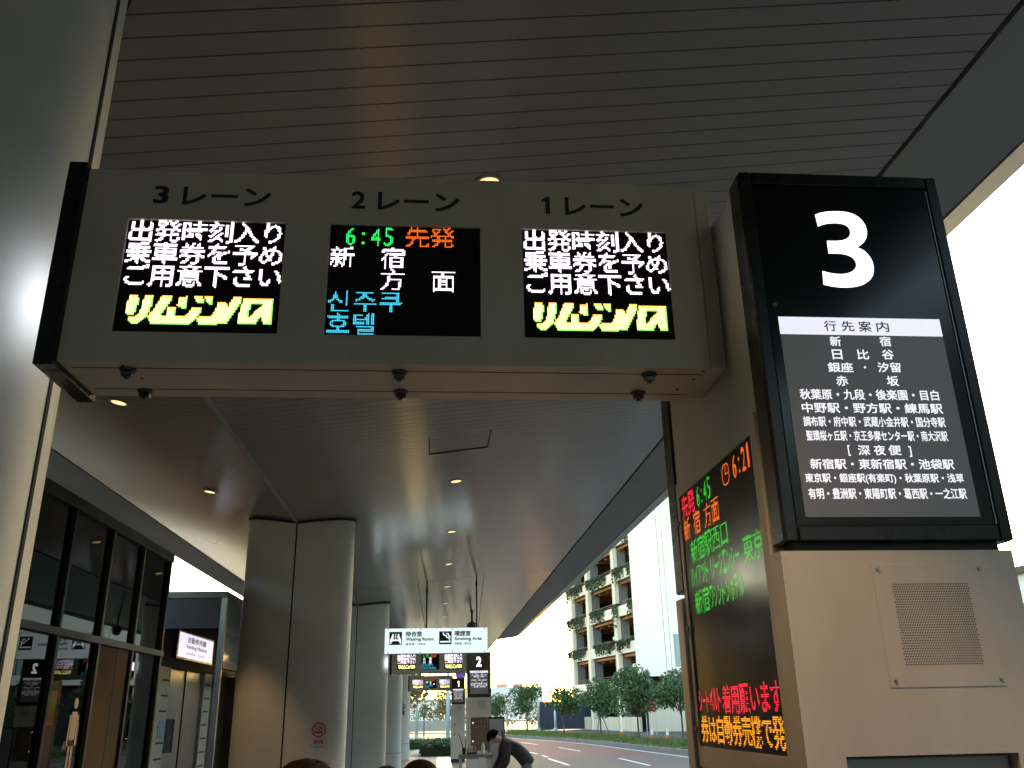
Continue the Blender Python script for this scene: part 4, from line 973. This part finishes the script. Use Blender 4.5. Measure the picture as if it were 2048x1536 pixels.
# low wall, far building, far trees
g = MB().box(-40, 3, 108, 108.3, -.1, 1.0); tag(g.build('low_wall', M['concrete'], None, (-10, 108, 0)), 'long low pale wall behind the lawn', 'wall')
fb = empty('far_building', (14, 230, 0), 'pale hazy low building on the horizon with red roof units', 'building')
MB().box(6, 26, 226, 240, 0, 7.4).build('wall', mat('pale_far_wall', (.55, .58, .60), .8, var=.1, scale=.2), fb)
g = MB()
for k in range(10): g.box(6.5+k*2, 7.6+k*2, 225.9, 226, 3.6, 5.6)
g.build('window', M['skyglass'], fb)
MB().box(15, 17.2, 227, 231, 7.4, 8.3).box(19, 21.2, 227, 231, 7.4, 8.3).build('roof_unit', mat('faded_red', (.55, .25, .2), .8), fb)
fb2 = empty('far_shed', (-3, 200, 0), 'pale long low shed on the horizon beyond the lawn', 'building')
MB().box(-24, 6, 196, 208, 0, 4.2).build('wall', mat('pale_shed_wall', (.68, .68, .66), .8, var=.08, scale=.2), fb2); MB().box(-24.4, 6.4, 195.6, 208.4, 4.2, 4.6).build('roof', M['concrete'], fb2)
q = random.Random(77); bl = []
for i in range(34):
    x = -30+i*2.6+q.uniform(-1, 1); bl.append((x, 150+q.uniform(-8, 8), 1.2, 2.2, 2.0, q.uniform(1.2, 2.0)))
tag(crown_mesh('woods', bl, 5200, .5, 55, [0, 1]).build('woodland', [M['leaf_b'], M['leaf']]), 'low brownish band of distant bushes', 'trees', kind='stuff')
# buildings around the stop; those left and behind are unseen, added to block light
hb_ = empty('office_block', (24, -20, 0), 'large dark grey office block across the road beside the camera', 'building')
MB().box(24, 45, -75, 21, -.15, 19).build('wall', M['dim_wall'], hb_)
for lv in range(5):
    g = MB()
    for k in range(30): g.box(23.94, 24, -74+k*3.15, -71.6+k*3.15, 1.2+lv*3.6, 3.4+lv*3.6)
    g.build('window_row', M['window'], hb_)
tl = empty('light_blocker_left', (-45, 5, 0), 'tall dark block out of view far to the left, added to block light', 'building')
MB().box(-62, -30, -52, 60, -.15, 15).build('wall', M['dim_wall'], tl)  # unseen mass added to cut low sun and skylight from the left
for lv in range(4): MB().box(-30, -29.95, -52, 60, 1.0+lv*3.8, 3.9+lv*3.8).build('window_row', M['window'], tl)
eb = empty('light_blocker_rear', (6, -26, 0), 'long low dark glass block behind the camera, added to hold back skylight', 'building')
MB().box(-29.9, 24, -50, -22, 0, 4.2).build('wall', M['dim_wall'], eb)  # added out of view; its height sets how much skylight enters from behind
for lv in range(1): MB().box(-29.9, 24, -22, -21.95, 1.0+lv*3.8, 3.9+lv*3.8).build('window_row', M['window'], eb)
lb = empty('light_blocker_left_rear', (-3.9, -25, 0), 'dark low block continuing the glass room behind the camera, added to keep light out', 'building')
MB().box(-12, -3.9, -60, 5.88, 0, 4.05).build('wall', M['frame'], lb)  # added behind the camera to stop sun and skylight leaking in beside the platform
MB().box(-3.9, -3.88, -60, 5.8, .5, 3.8).build('window', M['window'], lb)
rb = empty('terminal_building', (40, 32, 0), 'pale building with a dark band at the right edge behind the near pylon', 'building')
MB().box(37, 60, 31, 75, -.15, 9.4).build('wall', M['white_wall'], rb); MB().box(36.6, 60, 30.6, 75, 9.4, 9.8).build('roof_edge', M['frame'], rb)
g = MB()
for k in range(9): g.box(37.6+k*2.4, 39.4+k*2.4, 30.94, 31, 5.6, 7.6); 
for k in range(16): g.box(36.94, 37, 32+k*2.6, 34+k*2.6, 5.6, 7.6)
g.build('window', M['window'], rb)

# ------------------------------------------------------------------ people
def skin_obj(name, mat_, parent, verts, edges, radii, root=0, sub=2):
    org = ORG[parent.name]; me = bpy.data.meshes.new(name)
    me.from_pydata([tuple(Vector(v)-org) for v in verts], edges, [])
    o = bpy.data.objects.new(name, me); COL.objects.link(o)
    sk = o.modifiers.new('skin', 'SKIN'); sk.use_smooth_shade = True
    for i, r in enumerate(radii):
        d = me.skin_vertices[0].data[i]; d.radius = (r, r) if not isinstance(r, tuple) else r; d.use_root = (i == root)
    s_ = o.modifiers.new('subdivision', 'SUBSURF'); s_.levels = sub; s_.render_levels = sub
    dg = bpy.context.evaluated_depsgraph_get(); dg.update()
    m2 = bpy.data.meshes.new_from_object(o.evaluated_get(dg)); bpy.data.objects.remove(o); bpy.data.meshes.remove(me)
    m2.name = name; m2.materials.clear(); m2.materials.append(mat_)
    m2.polygons.foreach_set('use_smooth', [True]*len(m2.polygons))
    o = bpy.data.objects.new(name, m2); COL.objects.link(o); o.parent = parent; ORG[o.name] = org
    return o
def hand(V, E, Rr, wi, w_, d, side, curl):
    d = Vector(d).normalized(); s_ = Vector(side).normalized(); n = d.cross(s_)
    V.append(w_+d*.055); E.append((wi, len(V)-1)); Rr.append((.034, .018)); pi_ = len(V)-1
    for k, (o_, ln) in enumerate(((-.03, .075), (-.01, .088), (.011, .082), (.031, .064))):
        a = w_+d*.095+s_*o_; b = a+(d+n*curl).normalized()*ln*.5; c = b+(d+n*curl*2.2).normalized()*ln*.5
        i0 = len(V); V += [a, b, c]; E += [(pi_, i0), (i0, i0+1), (i0+1, i0+2)]; Rr += [.010, .009, .008]
    a = w_+d*.03-s_*.03; b = a+(d*.6-s_*.8+n*.3).normalized()*.035; c = b+(d*.9-s_*.3+n*.5).normalized()*.03
    i0 = len(V); V += [a, b, c]; E += [(wi, i0), (i0, i0+1), (i0+1, i0+2)]; Rr += [.012, .011, .009]
def person(J, label, top, bottom, face, hair_len=.0, up=None):
    """J: joints in world space. face: direction the face looks."""
    base = (J['pelvis'][0], J['pelvis'][1], 0)
    t = empty('person', base, label, 'person')
    J = {k: Vector(v) for k, v in J.items()}
    V = []; E = []; Rr = []
    def add(p, r, par=None):
        V.append(Vector(p)); Rr.append(r)
        if par is not None: E.append((par, len(V)-1))
        return len(V)-1
    pe = add(J['pelvis'], (.11, .08)); sp = add(J['spine'], (.10, .075), pe); ch = add(J['chest'], (.115, .085), sp); nk = add(J['neck'], .055, ch)
    hb = add(J['head']-Vector((0, 0, 0)), (.075, .085), nk)
    up = Vector(up).normalized() if up else (J['head']-J['neck']).normalized(); f = Vector(face).normalized(); f = (f-up*f.dot(up)).normalized()
    add(J['head']+up*.085+f*.0, (.078, .09), hb); 
    for s_ in 'lr':
        sh = add(J['sh_'+s_], .048, ch); el = add(J['el_'+s_], .038, sh); wr = add(J['wr_'+s_], .029, el)
        dr = (J['wr_'+s_]-J['el_'+s_]); sd = up.cross(f) * (1 if s_ == 'l' else -1)
        sd = sd - dr.normalized()*sd.dot(dr.normalized())
        hand(V, E, Rr, wr, J['wr_'+s_], dr, sd, .35)
        hp = add(J['hip_'+s_], .068, pe); kn = add(J['kn_'+s_], .048, hp); an = add(J['an_'+s_], .042, kn); add(J['toe_'+s_], .036, an)
    body = skin_obj('body', M['skin'], t, V, E, Rr)
    # face: nose, ears, eyes
    c = J['head']+up*.045; side = up.cross(f).normalized()
    g = MB(); g.cyl(c+f*.075+up*.015, c+f*.103-up*.018, .010, .014, 8); g.sphere(c+side*.082, .016, .016, .028, 8, 6); g.sphere(c-side*.082, .016, .016, .028, 8, 6)
    g.build('face_feature', M['skin'], t, smooth=True)
    g = MB()
    for s_ in (-1, 1): g.sphere(c+f*.083+side*.032*s_+up*.02, .010, .010, .006, 8, 5)
    g.cyl(c+f*.086-side*.022-up*.045, c+f*.086+side*.022-up*.045, .004, n=6)
    g.build('eye_and_mouth', M['ink'], t, smooth=True)
    # hair: a cap set back on the skull, plus many short strands
    q = random.Random(len(label)); g = MB(); hc = J['head']+up*.065-f*.012
    mtx = Matrix((side, f, up)).transposed()
    sg_ = MB().sphere((0, 0, 0), .108, .122, .112, 24, 12, t1=math.pi*.64)
    vs = []
    for p in sg_.v:
        p = Vector(p)
        if p.y > .045 and p.z < .03: p.z = .03+.3*(p.z-.03)*0
        p *= 1+q.uniform(-.02, .03); vs.append(hc+mtx @ p)
    g.add(vs, sg_.f)
    for _ in range(900):
        a, b = q.uniform(0, 6.28), math.acos(q.uniform(-.15-hair_len, 1)); p = Vector((.107*math.sin(b)*math.cos(a), .12*math.sin(b)*math.sin(a), .111*math.cos(b)))
        if p.y > .06 and p.z < .02: continue
        r_ = hc+mtx @ p; tip = hc+mtx @ (p*1.07+Vector((q.gauss(0, .012), q.gauss(0, .012), -.03*(1.2-p.z*8)))); w_ = (side*q.gauss(0, 1)+f*q.gauss(0, 1)).normalized()*.004
        g.add([r_-w_, r_+w_, tip], [(0, 1, 2)])
    g.build('hair', M['hair'], t, smooth=True)
    # clothing follows the same skeleton
    k = 1.14
    V = []; E = []; Rr = []
    hm = add(J['pelvis']*1.45-J['spine']*.45-Vector((0, 0, .03)), (.185, .15)); pe = add(J['pelvis']*1.05-J['spine']*.05, (.18, .145), hm); sp = add(J['spine'], (.165, .14), pe); ch = add(J['chest'], (.185, .155), sp); add(J['chest']*.3+J['neck']*.7, .075, ch)
    for s_ in 'lr':
        sh = add(J['sh_'+s_], .088, ch); el = add(J['el_'+s_], .070, sh); add(J['el_'+s_]*.06+J['wr_'+s_]*.94, .052, el)
    skin_obj('jacket', top, t, V, E, Rr)
    V = []; E = []; Rr = []
    ws = add(J['pelvis']*.75+J['spine']*.25, (.15, .115)); pe = add(J['pelvis']*1.05-J['spine']*.05, (.165, .125), ws)
    for s_ in 'lr':
        hp = add(J['hip_'+s_]*.8+J['kn_'+s_]*.2, .095, pe); kn = add(J['kn_'+s_], .074, hp); add(J['an_'+s_]*.93+J['kn_'+s_]*.07, .06, kn)
    skin_obj('trousers', bottom, t, V, E, Rr)
    g = MB()
    for s_ in 'lr':
        a, b = J['an_'+s_], J['toe_'+s_]; m_ = (a+b)/2; g.sphere((m_.x, m_.y, .045), .055+abs(b.x-a.x)*.5, .055+abs(b.y-a.y)*.5, .05, 12, 8)
    g.build('shoe', M['ink'], t, smooth=True)
    return t
def standing(x, y, h, ang):
    k = h/1.72; f = Vector((math.sin(ang), math.cos(ang), 0)); s_ = Vector((f.y, -f.x, 0))
    P = lambda sd, fw, z: tuple(Vector((x, y, 0))+s_*sd*k+f*fw*k+Vector((0, 0, z*k)))
    J = dict(pelvis=P(0, 0, .95), spine=P(0, .01, 1.14), chest=P(0, 0, 1.32), neck=P(0, .01, 1.48), head=P(0, .03, 1.575))
    for nme, sg_ in (('l', -1), ('r', 1)):
        J.update({'sh_'+nme: P(.18*sg_, 0, 1.40), 'el_'+nme: P(.24*sg_, -.02, 1.12), 'wr_'+nme: P(.23*sg_, .08, .88), 'hip_'+nme: P(.09*sg_, 0, .90), 'kn_'+nme: P(.10*sg_, .02, .49), 'an_'+nme: P(.10*sg_, -.02, .09), 'toe_'+nme: P(.115*sg_, .14, .04)})
    return J, f
J, f = standing(-.36, 2.66, 1.600, 0); person(J, 'person with dark hair, the single head left of centre at the bottom', M['cloth_a'], M['jeans'], f, .3)
J, f = standing(-.085, 5.05, 1.475, .2); person(J, 'person with bushy dark hair, right one of two heads together', M['cloth_a'], M['jeans'], f, .3)
J, f = standing(-.28, 5.5, 1.42, -.1); person(J, 'person with dark hair, left one of two heads together', M['jacket'], M['jeans'], f, .3)
# man bending over a box by the second pylon, facing left
mx, my = 1.62, 17.0
J = dict(pelvis=(mx, my, .95), spine=(mx-.15, my, 1.12), chest=(mx-.34, my, 1.25), neck=(mx-.49, my-.01, 1.305), head=(mx-.555, my-.02, 1.30),
  sh_l=(mx-.36, my-.19, 1.21), sh_r=(mx-.38, my+.19, 1.22), el_l=(mx-.36, my-.23, .95), el_r=(mx-.44, my+.20, .97), wr_l=(mx-.50, my-.14, .74), wr_r=(mx-.58, my+.10, .76),
  hip_l=(mx+.02, my-.10, .90), hip_r=(mx+.02, my+.10, .90), kn_l=(mx-.06, my-.11, .49), kn_r=(mx+.04, my+.11, .49), an_l=(mx+.02, my-.11, .09), an_r=(mx+.12, my+.11, .09), toe_l=(mx-.15, my-.12, .04), toe_r=(mx-.05, my+.12, .04))
person(J, 'man in dark brown jacket and jeans bending over a white box', M['jacket'], M['jeans'], (-.62, -.2, -.74), up=(-.80, .0, .62))
bx = empty('storage_box', (1.10, 16.9, 0), 'white box with an orange rim under the bending man', 'box')
MB().box(.98, 1.34, 16.72, 17.12, 0, .70).build('body', M['whitep'], bx, bevel=.01)
MB().box(.96, 1.36, 16.70, 16.73, .70, .80).box(.96, 1.36, 17.11, 17.14, .70, .80).box(.96, .99, 16.73, 17.11, .70, .80).box(1.33, 1.36, 16.73, 17.11, .70, .80).build('rim', M['orange'], bx, bevel=.006)
MB().sphere((1.16, 16.92, .76), .15, .15, .07).build('contents', M['paper'], bx, smooth=True)
tb = empty('work_table', (.75, 17.6, 0), 'grey work table with tools in front of the pylon marked 2', 'table')
MB().box(.42, 1.05, 17.35, 17.95, .97, 1.04).build('tabletop', mat('table_grey', (.20, .19, .18), .6, var=.1), tb, bevel=.005)
for x, y in ((.46, 17.4), (1.0, 17.4), (.46, 17.9), (1.0, 17.9)): MB().box(x-.02, x+.02, y-.02, y+.02, 0, .97).build('leg', M['greypole'], tb)
rd = empty('radio', (.52, 17.5, 1.04), 'black hand-held radio with a long aerial on the work table', 'radio')
MB().box(.49, .55, 17.48, 17.52, 1.04, 1.16).build('body', M['black'], rd, bevel=.006); MB().cyl((.50, 17.5, 1.16), (.42, 17.5, 1.43), .011, .008, 8).build('aerial', M['black'], rd)
tt = empty('tool_tray', (.66, 17.55, 1.04), 'open dark tray of small tools on the work table', 'tray')
MB().box(.58, .76, 17.45, 17.68, 1.04, 1.07).box(.58, .59, 17.45, 17.68, 1.07, 1.12).box(.75, .76, 17.45, 17.68, 1.07, 1.12).build('tray', M['dark_wall'], tt)
g = MB()
for i in range(5): g.cyl((.61+i*.03, 17.5, 1.07), (.60+i*.034, 17.55+.02*i, 1.16+.012*((i*7) % 4)), .008, n=6)
g.build('tool', M['dsteel'], tt)
btl = MB().cyl((.88, 17.6, 1.04), (.88, 17.6, 1.16), .032, n=14).cyl((.88, 17.6, 1.16), (.88, 17.6, 1.20), .03, .014, 14).cyl((.88, 17.6, 1.20), (.88, 17.6, 1.23), .015, n=10)
tag(btl.build('bottle', M['whitep'], None, (.88, 17.6, 1.04), smooth=False), 'small white bottle standing on the work table', 'bottle')
def board(x0, x1, y, z1, lean, label):
    g = MB(); g.add([(x0, y, 0), (x1, y, 0), (x1+lean, y+.18, z1), (x0+lean, y+.18, z1), (x0, y+.03, 0), (x1, y+.03, 0), (x1+lean, y+.21, z1), (x0+lean, y+.21, z1)], [(0, 1, 2, 3), (7, 6, 5, 4), (0, 4, 5, 1), (1, 5, 6, 2), (2, 6, 7, 3), (3, 7, 4, 0)])
    tag(g.build('white_board', M['paper'], None, ((x0+x1)/2, y, 0), bevel=.004), label, 'board', 'white boards leaning on the work table')
board(.56, .80, 17.05, .96, -.02, 'wide white board leaning on the work table, left of the pair')
board(.88, 1.0, 17.03, .99, -.10, 'narrow white board leaning on the work table, right of the pair')
